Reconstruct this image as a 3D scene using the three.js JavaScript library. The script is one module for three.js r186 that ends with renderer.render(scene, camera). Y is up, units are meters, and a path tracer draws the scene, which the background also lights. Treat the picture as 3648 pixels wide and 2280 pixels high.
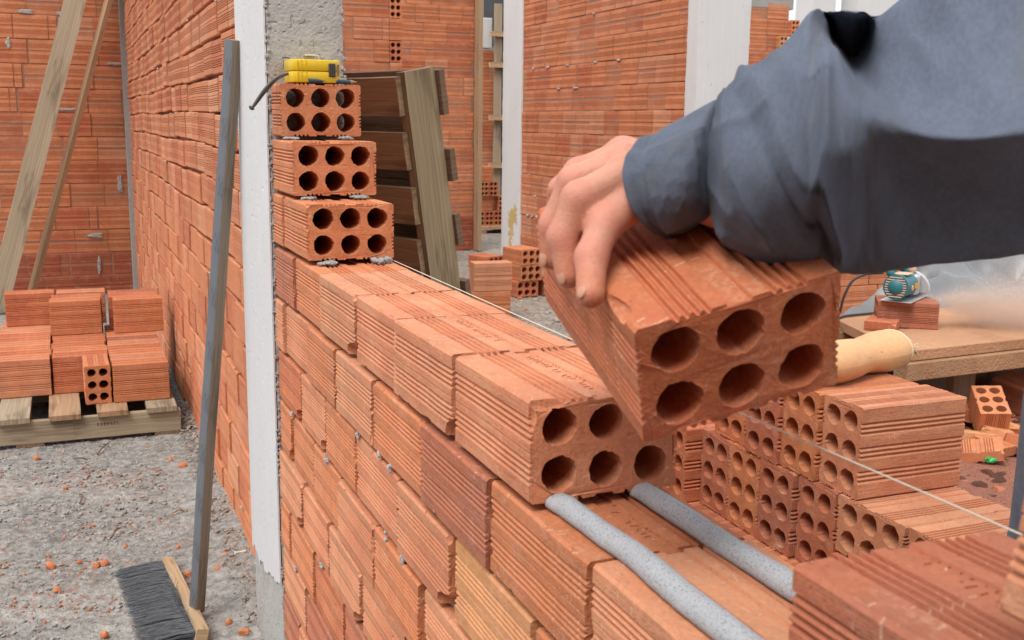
import * as THREE from 'three';
import { mergeGeometries, mergeVertices, toCreasedNormals } from 'three/addons/utils/BufferGeometryUtils.js';
import { RoundedBoxGeometry } from 'three/addons/geometries/RoundedBoxGeometry.js';
import { MarchingCubes } from 'three/addons/objects/MarchingCubes.js';
import { Brush, Evaluator, SUBTRACTION } from 'three-bvh-csg';

// ------------------------------------------------------------------ camera, sky, sun, exposure
const scene = new THREE.Scene();
const camera = new THREE.PerspectiveCamera(33.35, 1.6, 0.05, 400);
camera.position.set(-0.3388, 0.2251, 0.7748);
camera.rotation.set(-0.183, -0.3936, 0.0124, 'YXZ');
camera.focus = 1.75; camera.userData.fStop = 16;

const renderer = new THREE.WebGLRenderer({ antialias: true });
renderer.toneMapping = THREE.LinearToneMapping;
renderer.toneMappingExposure = 2.0;
renderer.shadowMap.enabled = true;
renderer.shadowMap.type = THREE.PCFSoftShadowMap;

const sunDir = new THREE.Vector3(-0.52, 1.0, 0.42).normalize();
{ // overcast sky: pale, a little brighter round the veiled sun and overhead, cool towards the horizon
  const w = 512, h = 256, d = new Float32Array(w * h * 4);
  for (let j = 0; j < h; j++) for (let i = 0; i < w; i++) {
    const lat = (j + 0.5) / h * Math.PI - Math.PI / 2, lon = ((i + 0.5) / w - 0.5) * 2 * Math.PI;
    const x = Math.cos(lat) * Math.cos(lon), y = Math.sin(lat), z = Math.cos(lat) * Math.sin(lon);
    const up = Math.max(0, y), sun = Math.max(0, x * sunDir.x + y * sunDir.y + z * sunDir.z);
    const b = 0.56 + 0.12 * up + 0.18 * Math.pow(sun, 6) + 0.04 * Math.sin(5 * lon + 3 * Math.sin(9 * lat));
    const k = (j * w + i) * 4, q = y < 0 ? 0.35 : 1;
    d[k] = b * 0.97 * q; d[k + 1] = b * 0.99 * q; d[k + 2] = b * 1.03 * q; d[k + 3] = 1;
  }
  const t = new THREE.DataTexture(d, w, h, THREE.RGBAFormat, THREE.FloatType);
  t.mapping = THREE.EquirectangularReflectionMapping; t.magFilter = THREE.LinearFilter; t.needsUpdate = true;
  scene.background = t; scene.environment = t;
}
const sun = new THREE.DirectionalLight(new THREE.Color(1.0, 0.95, 0.89), 1.5);
sun.position.copy(sunDir).multiplyScalar(20);
sun.castShadow = true; sun.shadow.radius = 55; sun.shadow.mapSize.set(2048, 2048);
Object.assign(sun.shadow.camera, { left: -9, right: 9, top: 9, bottom: -9, near: 1, far: 45 });
scene.add(sun); scene.add(sun.target);

// ------------------------------------------------------------------ helpers
function rngOf(a) { return () => { a |= 0; a = a + 0x6D2B79F5 | 0; let t = Math.imul(a ^ a >>> 15, 1 | a); t = t + Math.imul(t ^ t >>> 7, 61 | t) ^ t; return ((t ^ t >>> 14) >>> 0) / 4294967296; }; }
const rnd = rngOf(20240611);
const R = (a, b) => a + (b - a) * rnd();
const pick = (a) => a[Math.floor(rnd() * a.length)];
const clamp = (x, a = 0, b = 1) => Math.min(b, Math.max(a, x));
const sstep = (a, b, x) => { const t = clamp((x - a) / (b - a)); return t * t * (3 - 2 * t); };
const lerp = (a, b, t) => a + (b - a) * t;
const V = (x, y, z) => new THREE.Vector3(x, y, z);

const HASH = (() => { const r = rngOf(77), a = new Float32Array(65536); for (let i = 0; i < 65536; i++) a[i] = r(); return a; })();
const hsh = (x, y, s) => HASH[(Math.imul(x, 73) + Math.imul(y, 4099) + Math.imul(s, 9176) + Math.imul(x ^ y, 271)) & 65535];
function vn(x, y, p, s) { // value noise, repeats every p cells
  const xi = Math.floor(x), yi = Math.floor(y), fx = x - xi, fy = y - yi, m = (a) => ((a % p) + p) % p;
  const ux = fx * fx * (3 - 2 * fx), uy = fy * fy * (3 - 2 * fy), x0 = m(xi), x1 = m(xi + 1), y0 = m(yi), y1 = m(yi + 1);
  return lerp(lerp(hsh(x0, y0, s), hsh(x1, y0, s), ux), lerp(hsh(x0, y1, s), hsh(x1, y1, s), ux), uy);
}
function fb(u, v, p, oct, s) { let a = 0, w = 0.5, t = 0; for (let o = 0; o < oct; o++) { a += w * vn(u * p, v * p, p, s + o); t += w; w *= 0.5; p *= 2; } return a / t; }
const n3 = (x, y, z, s = 0) => (vn(x + z * 0.71, y - z * 0.43, 4096, s) + vn(z + y * 0.37 + 91, x * 0.6 - y + 17, 4096, s + 3)) / 2;

function tex(n, fn, srgb, m = n) {
  const d = new Uint8Array(n * m * 4);
  for (let j = 0; j < m; j++) for (let i = 0; i < n; i++) {
    const c = fn((i + 0.5) / n, (j + 0.5) / m), k = (j * n + i) * 4;
    d[k] = clamp(c[0]) * 255; d[k + 1] = clamp(c[1]) * 255; d[k + 2] = clamp(c[2]) * 255; d[k + 3] = 255;
  }
  const t = new THREE.DataTexture(d, n, m, THREE.RGBAFormat);
  t.wrapS = t.wrapT = THREE.RepeatWrapping; t.magFilter = THREE.LinearFilter; t.minFilter = THREE.LinearMipmapLinearFilter; t.generateMipmaps = true;
  if (srgb) t.colorSpace = THREE.SRGBColorSpace;
  t.needsUpdate = true; return t;
}
const tiled = (t, metres, ox = 0, oy = 0, my = metres) => { const c = t.clone(); c.repeat.set(1 / metres, 1 / my); c.offset.set(ox, oy); c.needsUpdate = true; return c; };
const g3 = (x) => [x, x, x];

// ---- textures (colour, grain, wear)
const strokeMap = (seed, n, count, lo, hi, slant) => { // short pale scrapes
  const a = new Float32Array(n * n), r = rngOf(seed);
  for (let k = 0; k < count; k++) {
    let x = r() * n, y = r() * n; const len = n * (lo + (hi - lo) * r()), an = slant + (r() - 0.5) * 0.7, w = 0.6 + r() * 1.6, s = 0.35 + r() * 0.65, c = Math.cos(an), q = Math.sin(an);
    for (let t = 0; t < len; t += 0.5) {
      if (r() < 0.25) continue;
      const px = x + c * t, py = y + q * t + (r() - 0.5);
      for (let dy = -1; dy <= 1; dy++) { const i = ((Math.round(px) % n) + n) % n, j = ((Math.round(py + dy * w * 0.5) % n) + n) % n; a[j * n + i] = Math.max(a[j * n + i], s * (1 - Math.abs(dy) * 0.45)); }
    }
  }
  return a;
};
const clayTex = (seed, c0, c1) => { // fired clay: two tones in drifting patches, pale scrapes and dust, dark grit
  const n = 512, st = strokeMap(seed, n, 90, 0.008, 0.035, 0.3), st2 = strokeMap(seed + 5, n, 34, 0.008, 0.05, 1.4);
  return tex(n, (u, v) => {
    const big = fb(u, v, 4, 3, seed), mid = fb(u, v, 16, 3, seed + 7), fine = fb(u, v, 96, 2, seed + 11), drag = vn(u * 90, v * 3, 90, seed + 4);
    const k = 1 + 0.26 * (big - 0.5) + 0.20 * (mid - 0.5) + 0.24 * (fine - 0.5) + 0.03 * (drag - 0.5), h = sstep(0.35, 0.68, fb(u, v, 3, 4, seed + 21)) * 0.55;
    const dust = sstep(0.55, 0.78, fb(u, v, 9, 4, seed + 31)) * (0.25 + 0.75 * sstep(0.4, 0.65, fine)) * 0.42, q = Math.floor(v * n) * n + Math.floor(u * n), s = Math.max(st[q], 0.8 * st2[q]) * 0.62;
    const grit = vn(u * 128, v * 128, 128, seed + 41) > 0.955 ? 0.68 : 1;
    return [0, 1, 2].map((i) => lerp(lerp(lerp(c0[i], c1[i], h) * k * grit * [0.74, 0.695, 0.66][i], [0.55, 0.30, 0.185][i], dust), [0.74, 0.57, 0.44][i], s));
  }, false);
};
const CLAYB = tex(512, (u, v) => { const f = fb(u, v, 128, 2, 5), m = fb(u, v, 40, 3, 9), dr = vn(u * 130, v * 5, 130, 61); const pit = vn(u * 90, v * 90, 90, 15) > 0.94 ? -0.5 : 0; return g3(0.55 + 0.35 * (f - 0.5) + 0.4 * (m - 0.5) + 0.22 * (dr - 0.5) + pit); });
const CONC = tex(512, (u, v) => { const b = fb(u, v, 3, 4, 11), f = fb(u, v, 64, 3, 12); const pit = vn(u * 70, v * 70, 70, 13) > 0.955 ? 0.22 : 0; const st = sstep(0.55, 0.75, fb(u, v, 5, 4, 14)) * 0.12; const k = 0.78 + 0.22 * (b - 0.5) + 0.14 * (f - 0.5) - pit; return [k - st * 0.6, k - st * 0.8, k - st]; });
const CONCB = tex(512, (u, v) => { const f = fb(u, v, 80, 3, 12); const pit = sstep(0.80, 0.92, vn(u * 40, v * 40, 40, 13)); const lump = fb(u, v, 14, 3, 16); return g3(0.6 + 0.2 * (f - 0.5) + 0.35 * (lump - 0.5) - 0.4 * pit); });
const PAINT = tex(512, (u, v) => { // white coat, small blowholes and vertical runs
  const run = vn(u * 60, v * 2, 60, 19), b = fb(u, v, 4, 3, 20); const hole = vn(u * 100, v * 34, 4096, 23) > 0.965 && vn(u * 30, v * 30, 30, 24) > 0.45 ? 0.30 : 0; const k = 0.9 + 0.07 * (b - 0.5) + 0.04 * (run - 0.5) - hole; return [k, k, k * 1.005]; });
const WOOD = tex(512, (u, v) => { // grain runs along v
  const wv = fb(u, v, 2, 3, 31) * 0.18, g = vn((u + wv) * 28, v * 2.0, 4096, 32), f = vn((u + wv) * 120, v * 6, 4096, 33), ring = 0.5 + 0.5 * Math.sin((u + wv * 1.6) * 60); const st = sstep(0.5, 0.75, fb(u, v, 4, 4, 35)); const k = 0.62 + 0.22 * (g - 0.5) + 0.16 * (f - 0.5) + 0.10 * (ring - 0.5) - 0.20 * st; return [k, k * (1 - 0.03 * st), k * (1 - 0.05 * st)]; });
const WOODB = tex(512, (u, v) => { const wv = fb(u, v, 2, 3, 31) * 0.18; return g3(0.5 + 0.5 * (vn((u + wv) * 120, v * 6, 4096, 33) - 0.5) + 0.3 * (vn((u + wv) * 28, v * 2, 4096, 32) - 0.5)); });
const GRND = tex(1024, (u, v) => { // rough concrete with stones, red dust in bands
  const b = fb(u, v, 4, 4, 41), st = fb(u, v, 60, 2, 42), f = fb(u, v, 200, 2, 43), pale = sstep(0.55, 0.72, fb(u, v, 3, 4, 44));
  let k = 0.62 + 0.24 * (b - 0.5) + 0.60 * (st - 0.5) + 0.30 * (f - 0.5) + 0.12 * pale; const dark = vn(u * 110, v * 110, 110, 46) > 0.9 ? 0.16 : 0; k -= dark;
  const red = sstep(0.52, 0.75, fb(u, v * 1.0, 5, 5, 45)) * sstep(0.5, 0.8, fb(u, v, 48, 2, 47)) * 0.5;
  return [lerp(k, 0.62, red), lerp(k * 0.985, 0.30, red), lerp(k * 0.955, 0.20, red)]; });
const GRNDB = tex(1024, (u, v) => g3(0.5 + 0.6 * (fb(u, v, 60, 2, 42) - 0.5) + 0.4 * (fb(u, v, 160, 2, 49) - 0.5) + 0.3 * (fb(u, v, 20, 2, 50) - 0.5)));
const MORT = tex(512, (u, v) => { const f = fb(u, v, 64, 3, 51); const sp = vn(u * 130, v * 130, 130, 52), sp2 = vn(u * 60, v * 60, 60, 53); const d = 0.42 * sstep(0.70, 0.86, sp) + 0.4 * sstep(0.88, 0.95, sp2); const k = 0.84 + 0.18 * (f - 0.5) - d; return [k, k * 1.01, k * 1.035]; });
const MORTB = tex(256, (u, v) => g3(0.5 + 0.6 * (fb(u, v, 64, 3, 51) - 0.5)));
const CLOTH = tex(512, (u, v) => { const b = fb(u, v, 3, 4, 61), m = fb(u, v, 12, 3, 62), f = fb(u, v, 128, 2, 63), brown = sstep(0.56, 0.74, fb(u, v, 5, 4, 64)) * 0.45; const k = 0.70 + 0.30 * (b - 0.5) + 0.26 * (m - 0.5) + 0.22 * (f - 0.5); return [lerp(k, 0.80, brown), lerp(k, 0.66, brown), lerp(k, 0.50, brown)]; });
const CLOTHB = tex(256, (u, v) => g3(0.5 + 0.25 * Math.sin(u * 256 * 1.2) * Math.sin(v * 256 * 1.2) + 0.5 * (fb(u, v, 20, 3, 65) - 0.5)));
const SKINT = tex(256, (u, v) => { const b = fb(u, v, 6, 3, 71), f = fb(u, v, 60, 2, 72); const k = 0.82 + 0.1 * (f - 0.5); return [k + 0.04, k - 0.12 * (b - 0.5), k - 0.14 * (b - 0.5)]; });
const SKINB = tex(256, (u, v) => g3(0.5 + 0.5 * (fb(u, v, 60, 3, 73) - 0.5) + 0.2 * (vn(u * 12, v * 90, 4096, 74) - 0.5)));

// ---- materials
const mat = (o) => new THREE.MeshStandardMaterial({ roughness: 0.9, metalness: 0, ...o });
const col = (r, g, b) => new THREE.Color().setRGB(r, g, b);
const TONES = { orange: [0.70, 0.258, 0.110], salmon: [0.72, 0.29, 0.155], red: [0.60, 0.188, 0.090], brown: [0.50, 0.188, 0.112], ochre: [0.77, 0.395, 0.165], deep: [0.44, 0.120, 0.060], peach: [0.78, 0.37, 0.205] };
const CLAYMIX = { orange: 'salmon', salmon: 'peach', red: 'orange', brown: 'red', ochre: 'peach', deep: 'red', peach: 'salmon' };
const clayMat = (map, q, i) => mat({ color: col(q, q, q), map: tiled(map, 0.28, (i * 0.37) % 1, (i * 0.61) % 1), bumpMap: tiled(CLAYB, 0.16, (i * 0.23) % 1, (i * 0.7) % 1), bumpScale: 0.0011, roughness: 0.86 });
const BM = {}; { let i = 0; for (const k in TONES) { const map = clayTex(3 + i * 40, TONES[k], TONES[CLAYMIX[k]].map((x, j) => k === 'deep' ? lerp(TONES[k][j], x, 0.3) : x)); BM[k] = []; for (let v = 0; v < 3; v++) BM[k].push(clayMat(map, [0.92, 0.97, 1.0][v], i++)); } }
const tone = (names) => pick(BM[pick(names)]);
const MIX = ['orange', 'orange', 'orange', 'salmon', 'salmon', 'red', 'brown', 'peach'];
const FARMIX = ['orange', 'orange', 'orange', 'orange', 'salmon', 'red', 'red'];
const M = {
  mortar: mat({ color: col(0.46, 0.475, 0.49), map: tiled(MORT, 0.10), bumpMap: tiled(MORTB, 0.05), bumpScale: 0.0012 }),
  mortar2: mat({ color: col(0.36, 0.355, 0.34), map: tiled(MORT, 0.14), bumpMap: tiled(MORTB, 0.04), bumpScale: 0.0012 }),
  greyMortar: mat({ color: col(0.50, 0.475, 0.44), map: tiled(CONC, 0.2), bumpMap: tiled(CONCB, 0.1), bumpScale: 0.002 }),
  joint: mat({ color: col(0.40, 0.20, 0.13), map: tiled(CONC, 0.3), roughness: 1 }),
  concrete: mat({ color: col(0.50, 0.485, 0.46), map: tiled(CONC, 0.5), bumpMap: tiled(CONCB, 0.3), bumpScale: 0.006 }),
  concrete2: mat({ color: col(0.40, 0.385, 0.36), map: tiled(CONC, 0.4, 0.3), bumpMap: tiled(CONCB, 0.2), bumpScale: 0.004 }),
  paint: mat({ color: col(0.66, 0.66, 0.67), map: tiled(PAINT, 0.5), roughness: 0.8, bumpMap: tiled(CONCB, 0.5), bumpScale: 0.0012 }),
  paint2: mat({ color: col(0.64, 0.635, 0.63), map: tiled(PAINT, 0.7, 0.4, 0.2), roughness: 0.85 }),
  floor: mat({ color: col(0.37, 0.365, 0.35), map: tiled(GRND, 0.9), bumpMap: tiled(GRNDB, 0.6), bumpScale: 0.006, roughness: 0.97 }),
  ground: mat({ color: col(0.40, 0.35, 0.30), map: tiled(GRND, 1.1, 0.3, 0.1), bumpMap: tiled(GRNDB, 0.8), bumpScale: 0.012, roughness: 1 }),
  soil: mat({ color: col(0.40, 0.155, 0.095), map: tiled(CONC, 0.6), bumpMap: tiled(GRNDB, 0.5), bumpScale: 0.015, roughness: 1 }),
  wood: mat({ color: col(0.54, 0.34, 0.19), map: tiled(WOOD, 0.16, 0, 0, 0.6), bumpMap: tiled(WOODB, 0.16, 0, 0, 0.6), bumpScale: 0.0012, roughness: 0.85 }),
  woodGrey: mat({ color: col(0.52, 0.42, 0.285), map: tiled(WOOD, 0.14, 0.3, 0.2, 0.7), bumpMap: tiled(WOODB, 0.14, 0.3, 0.2, 0.7), bumpScale: 0.0012 }),
  woodDark: mat({ color: col(0.30, 0.185, 0.115), map: tiled(WOOD, 0.13, 0.6, 0.4, 0.5), bumpMap: tiled(WOODB, 0.13, 0.6, 0.4, 0.5), bumpScale: 0.0012 }),
  woodPale: mat({ color: col(0.72, 0.50, 0.29), map: tiled(WOOD, 0.12, 0.1, 0.7, 0.4), bumpMap: tiled(WOODB, 0.12, 0.1, 0.7, 0.4), bumpScale: 0.001 }),
  dusted: mat({ color: col(0.56, 0.295, 0.16), map: tiled(CONC, 0.7, 0.2), bumpMap: tiled(GRNDB, 0.4), bumpScale: 0.003, roughness: 1 }),
  dustedBeam: mat({ color: col(0.46, 0.26, 0.14), map: tiled(CONC, 0.5, 0.7), bumpMap: tiled(GRNDB, 0.3), bumpScale: 0.004, roughness: 1 }),
  palletBrown: mat({ color: col(0.54, 0.40, 0.235), map: tiled(WOOD, 0.14, 0.3, 0.2, 0.7), bumpMap: tiled(WOODB, 0.14, 0.3, 0.2, 0.7), bumpScale: 0.0012 }),
  stick: mat({ color: col(0.44, 0.36, 0.27), map: tiled(WOOD, 0.05, 0.3, 0.3, 0.5), bumpMap: tiled(WOODB, 0.05, 0.3, 0.3, 0.5), bumpScale: 0.0008 }),
  blackPaint: mat({ color: col(0.20, 0.22, 0.25), map: tiled(WOOD, 0.05, 0.2, 0.2, 0.12), roughness: 0.5 }),
  bristle: mat({ color: col(0.060, 0.063, 0.070), roughness: 0.45 }),
  yellow: new THREE.MeshPhysicalMaterial({ color: col(0.86, 0.58, 0.012), map: tiled(CONC, 0.06), roughness: 0.45, clearcoat: 0.15 }),
  black: mat({ color: col(0.03, 0.03, 0.033), roughness: 0.55 }),
  strap: mat({ color: col(0.075, 0.07, 0.06), roughness: 0.5 }),
  steel: mat({ color: col(0.75, 0.75, 0.76), metalness: 0.9, roughness: 0.28 }),
  string: mat({ color: col(0.60, 0.55, 0.46), roughness: 0.9 }),
  leather: mat({ color: col(0.86, 0.47, 0.22), map: tiled(CONC, 0.4), roughness: 0.6, bumpMap: tiled(SKINB, 0.06), bumpScale: 0.0004 }),
  seam: mat({ color: col(0.72, 0.60, 0.42), roughness: 0.9 }),
  cloth: new THREE.MeshPhysicalMaterial({ color: col(0.132, 0.162, 0.225), map: tiled(CLOTH, 0.35), bumpMap: tiled(CLOTHB, 0.02), bumpScale: 0.0003, roughness: 0.9, sheen: 0.3, sheenRoughness: 0.6, sheenColor: col(0.35, 0.40, 0.5) }),
  trousers: mat({ color: col(0.22, 0.26, 0.33), map: tiled(CLOTH, 0.5, 0.3), roughness: 0.95 }),
  skin: new THREE.MeshPhysicalMaterial({ color: col(0.64, 0.315, 0.215), map: tiled(SKINT, 0.08), bumpMap: tiled(SKINB, 0.03), bumpScale: 0.0007, roughness: 0.6, vertexColors: true }),
  nail: mat({ color: col(0.50, 0.25, 0.165), roughness: 0.45 }),
  hair: mat({ color: col(0.03, 0.022, 0.017), roughness: 0.7 }),
  boot: mat({ color: col(0.05, 0.04, 0.035), roughness: 0.7 }),
  teal: mat({ color: col(0.035, 0.20, 0.25), map: tiled(CLOTH, 0.15), roughness: 0.5 }),
  dustTan: mat({ color: col(0.62, 0.40, 0.26), roughness: 1 }),
  aluminium: mat({ color: col(0.55, 0.56, 0.57), metalness: 0.7, roughness: 0.5 }),
  grain: mat({ color: col(0.66, 0.52, 0.43), roughness: 1 }),
  slate: mat({ color: col(0.07, 0.07, 0.078), map: tiled(CONC, 0.5), roughness: 0.7 }),
  plastic: new THREE.MeshPhysicalMaterial({ color: col(0.30, 0.315, 0.33), roughness: 0.4, transmission: 0.5, thickness: 0, side: THREE.DoubleSide }),
  foil: mat({ color: col(0.05, 0.35, 0.09), roughness: 0.25, metalness: 0.5 }),
};

// ---- naming
const taken = {};
const numbered = (n) => { const k = taken[n] = (taken[n] ?? -1) + 1; return k ? `${n}_${String(k).padStart(3, '0')}` : n; };
function tag(o, label, category, group, kind) { if (label) o.userData.label = label; if (category) o.userData.category = category; if (group) o.userData.group = group; if (kind) o.userData.kind = kind; return o; }
const shade = (m) => { m.castShadow = m.receiveShadow = true; return m; };
function part(name, geo, m, parent, p, r) { const o = shade(new THREE.Mesh(geo, m)); o.name = name; if (p) o.position.set(...p); if (r) o.rotation.set(...r); parent.add(o); return o; }
function thing(name, label, category, group, p = [0, 0, 0], r) { const o = new THREE.Group(); o.name = numbered(name); o.position.set(...p); if (r) o.rotation.set(...r); scene.add(o); return tag(o, label, category, group); }
function solo(name, geo, m, label, category, group, p, r) { const o = part(numbered(name), geo, m, scene, p, r); return tag(o, label, category, group); }
function struct(name, geo, m, p, r) { const o = part(numbered(name), geo, m, scene, p, r); o.userData.kind = 'structure'; return o; }

// ---- geometry helpers
function boxUV(g) { // box-projected uv in metres
  g = g.index ? g.toNonIndexed() : g; const p = g.attributes.position, uv = new Float32Array(p.count * 2), a = V(), b = V(), c = V();
  for (let i = 0; i < p.count; i += 3) {
    a.fromBufferAttribute(p, i); b.fromBufferAttribute(p, i + 1); c.fromBufferAttribute(p, i + 2);
    const n = b.clone().sub(a).cross(c.clone().sub(a)), X = Math.abs(n.x), Y = Math.abs(n.y), Z = Math.abs(n.z);
    [a, b, c].forEach((q, k) => { const t = X >= Y && X >= Z ? [q.z, q.y] : Y >= Z ? [q.x, q.z] : [q.x, q.y]; uv[(i + k) * 2] = t[0]; uv[(i + k) * 2 + 1] = t[1]; });
  }
  g.setAttribute('uv', new THREE.BufferAttribute(uv, 2)); return g;
}
const BOX = (w, h, d) => boxUV(new THREE.BoxGeometry(w, h, d));
const RBOX = (w, h, d, r = 0.003) => boxUV(new RoundedBoxGeometry(w, h, d, 2, Math.min(r, w / 2.1, h / 2.1, d / 2.1)));
function plankGeo(w, t, l, seed, wear = 0.002) { // long axis y, grain along y; edges a little uneven
  const g = new THREE.BoxGeometry(w, l, t, 3, 14, 1), p = g.attributes.position;
  for (let i = 0; i < p.count; i++) { const x = p.getX(i), y = p.getY(i), z = p.getZ(i); p.setXYZ(i, x + (n3(y * 9, x * 30, z * 30, seed) - 0.5) * wear * 2 * Math.sign(x), y + (Math.abs(y) > l / 2 - 1e-4 ? (n3(x * 60, z * 60, 3, seed + 1) - 0.5) * wear * 3 : 0), z + (n3(y * 7, x * 20, z * 9, seed + 2) - 0.5) * wear); }
  return toCreasedNormals(boxUV(g), 0.6);
}
const tube = (pts, r, seg = 24, rad = 8) => new THREE.TubeGeometry(new THREE.CatmullRomCurve3(pts.map((p) => V(...p))), seg, r, rad);
function lump(rx, ry, rz, seed, rough = 0.35, det = 1) { // irregular pebble / broken chunk
  const g = mergeVertices(new THREE.IcosahedronGeometry(1, det).deleteAttribute('uv').deleteAttribute('normal'), 1e-4), p = g.attributes.position;
  for (let i = 0; i < p.count; i++) { const x = p.getX(i), y = p.getY(i), z = p.getZ(i), k = 1 + (n3(x * 1.7 + seed * 7.1, y * 1.7, z * 1.7 + seed, seed) - 0.5) * 2 * rough; p.setXYZ(i, x * rx * k, y * ry * k, z * rz * k); }
  if (det > 1) { g.computeVertexNormals(); return boxUV(g.toNonIndexed()); } const f = g.toNonIndexed(); f.computeVertexNormals(); return boxUV(f);
}
function between(o, a, b) { // put an object whose long axis is y between two points
  const A = V(...a), B = V(...b); o.position.copy(A).add(B).multiplyScalar(0.5); o.quaternion.setFromUnitVectors(V(0, 1, 0), B.clone().sub(A).normalize()); return o;
}

// ---- hollow bricks
const BW = 0.14, BH = 0.088, BL = 0.193;
function faceLine(len, fine, three) { // groove section along one face: [distance, depth]
  const o = [[0, 0]], e = len * (len > 0.1 ? 0.165 : 0.165), ng = three && len > 0.1 ? 3 : 4, gp = len > 0.1 ? 0.007 : 0.0056, gz = gp * ng, dep = fine ? 0.0031 : 0.0036;
  const add = (s, d) => o.push([s, d]);
  if (fine) { const k = Math.max(1, Math.round(e / 0.007)); for (let i = 1; i < k; i++) add(e * i / k, 0); }
  const grooves = (s0) => { for (let i = 0; i < ng; i++) { const s = s0 + i * gp; if (fine) { add(s, 0); add(s + gp * 0.10, dep); add(s + gp * 0.36, dep); add(s + gp * 0.66, 0.0004); add(s + gp * 0.82, -0.0002); } else { add(s, 0); add(s + gp * 0.25, dep); add(s + gp * 0.5, 0); } } };
  grooves(e);
  const p0 = e + gz + len * 0.07, p1 = len - p0;
  if (three && len > 0.1) { const c = len / 2 - gz * 0.5; add(e + gz + 0.006, -0.0006); add(c - 0.006, -0.0006); grooves(c); add(c + gz + 0.006, -0.0006); } else {
  add(p0, 0); add(p0 + 0.0012, fine ? 0.0024 : 0.003); if (fine) add(len / 2, 0.0020); add(p1 - 0.0012, fine ? 0.0024 : 0.003); add(p1, 0); }
  grooves(len - e - gz);
  if (fine) { const k = Math.max(1, Math.round(e / 0.007)); for (let i = 1; i < k; i++) add(len - e + e * i / k, 0); }
  return o;
}
function brickGeo({ w = BW, h = BH, nx = 3, ny = 2, L = BL, seed = 1, fine = true, holes = true, steps = 1, chips = [], plain = [], rag = 0.0016, three = false }) {
  const r = rngOf(seed * 7919 + 13), s = new THREE.Shape(), c = 0.0025, P = [];
  const sides = [[-w / 2, -h / 2, 1, 0, w, 0, 1], [w / 2, -h / 2, 0, 1, h, -1, 0], [w / 2, h / 2, -1, 0, w, 0, -1], [-w / 2, h / 2, 0, -1, h, 1, 0]];
  sides.forEach(([x, y, dx, dy, len, ix, iy], k) => {
    const f = plain.includes(k) ? [[0, 0]] : faceLine(len, fine, three);
    for (let [q, d] of f) { if (q === 0) q = c; P.push([x + dx * q + ix * d, y + dy * q + iy * d]); }
    P.push([x + dx * (len - c), y + dy * (len - c)]);
  });
  s.moveTo(...P[0]); for (let i = 1; i < P.length; i++) s.lineTo(...P[i]); s.closePath();
  if (holes) for (let i = 0; i < nx; i++) for (let j = 0; j < ny; j++) {
    const px = (w - 0.010) / nx, py = (h - 0.006) / ny, hx = -w / 2 + 0.005 + px * (i + 0.5), hy = -h / 2 + 0.003 + py * (j + 0.5), rad = Math.min(px, py) * (0.385 + 0.03 * r()), m = fine ? 32 : 14, hole = new THREE.Path();
    const ph = r() * 9;
    for (let k = 0; k < m; k++) { const a = -k / m * Math.PI * 2, q = rad * (1 + (fine ? 0.022 : 0.02) * Math.sin(a * 3 + ph) + (fine ? (r() - 0.5) * (r() < 0.25 ? 0.13 : 0.05) : 0)); const X = hx + Math.cos(a) * q, Y = hy + Math.sin(a) * q; k ? hole.lineTo(X, Y) : hole.moveTo(X, Y); }
    hole.closePath(); s.holes.push(hole);
  }
  let g = new THREE.ExtrudeGeometry(s, { depth: L, steps, bevelEnabled: false });
  g.translate(0, 0, -L / 2);
  const p = g.attributes.position;
  for (let i = 0; i < p.count; i++) {
    let x = p.getX(i), y = p.getY(i), z = p.getZ(i);
    const end = Math.abs(Math.abs(z) - L / 2) < 1e-5;
    if (fine) {
      const outer = Math.abs(x) > w / 2 - 0.004 || Math.abs(y) > h / 2 - 0.004;
      x += (n3(z * 30 + seed, y * 40, 1, seed) - 0.5) * 0.0012; y += (n3(z * 26, x * 40 + seed, 2, seed + 1) - 0.5) * 0.0012;
      if (end) z += (n3(x * 400 + seed * 3, y * 400, Math.sign(z) * 5, seed + 2) - 0.62) * rag * 1.7 * Math.sign(z) * (outer ? 1 : 0.35) + (n3(x * 45, y * 45, Math.sign(z) * 3, seed + 4) - 0.5) * rag * 1.6;
    }
    p.setXYZ(i, x, y, z);
  }
  g.clearGroups();
  for (const [cx, cy, cz, rx, ry, rz] of chips) { // knocked-off corners: a rough lump taken out of the body
    const q = lump(rx, ry, rz, seed + cx * 3 + cz, 0.22, 2); q.translate(cx * w / 2, cy * h / 2, cz * L / 2);
    const a = new Brush(g.clone()), b = new Brush(q); a.updateMatrixWorld(); b.updateMatrixWorld();
    const ev = new Evaluator(); ev.useGroups = false; ev.attributes = ['position', 'normal', 'uv']; g = ev.evaluate(a, b, SUBTRACTION).geometry; g = g.index ? g.toNonIndexed() : g;
  }
  return toCreasedNormals(g, 0.42);
}
// flat-laid bricks with their holes for the near wall and the things in hand; upright ones for the stacks
const CORNER = (sx, sy, sz, cut, w, h, L) => [sx, sy, sz, cut, cut, cut * 1.3];
const gouges = (s, n) => { const r = rngOf(s), o = []; for (let k = 0; k < n; k++) { const e = r(); o.push(e < 0.4 ? [-1, r() < 0.5 ? 1 : -1, r() * 2 - 1, 0.002 + r() * 0.003, 0.002 + r() * 0.003, 0.003 + r() * 0.010] : e < 0.7 ? [-1, r() * 1.8 - 0.9, r() < 0.5 ? 1 : -1, 0.002 + r() * 0.003, 0.003 + r() * 0.007, 0.003 + r() * 0.004] : e < 0.85 ? [r() * 1.8 - 0.9, 1, 1, 0.004 + r() * 0.006, 0.002 + r() * 0.003, 0.003 + r() * 0.003] : [-1, r() * 1.6 - 0.8, r() * 1.6 - 0.8, 0.0015 + r() * 0.0015, 0.0015 + r() * 0.002, 0.0015 + r() * 0.003]); } return o; };
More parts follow.
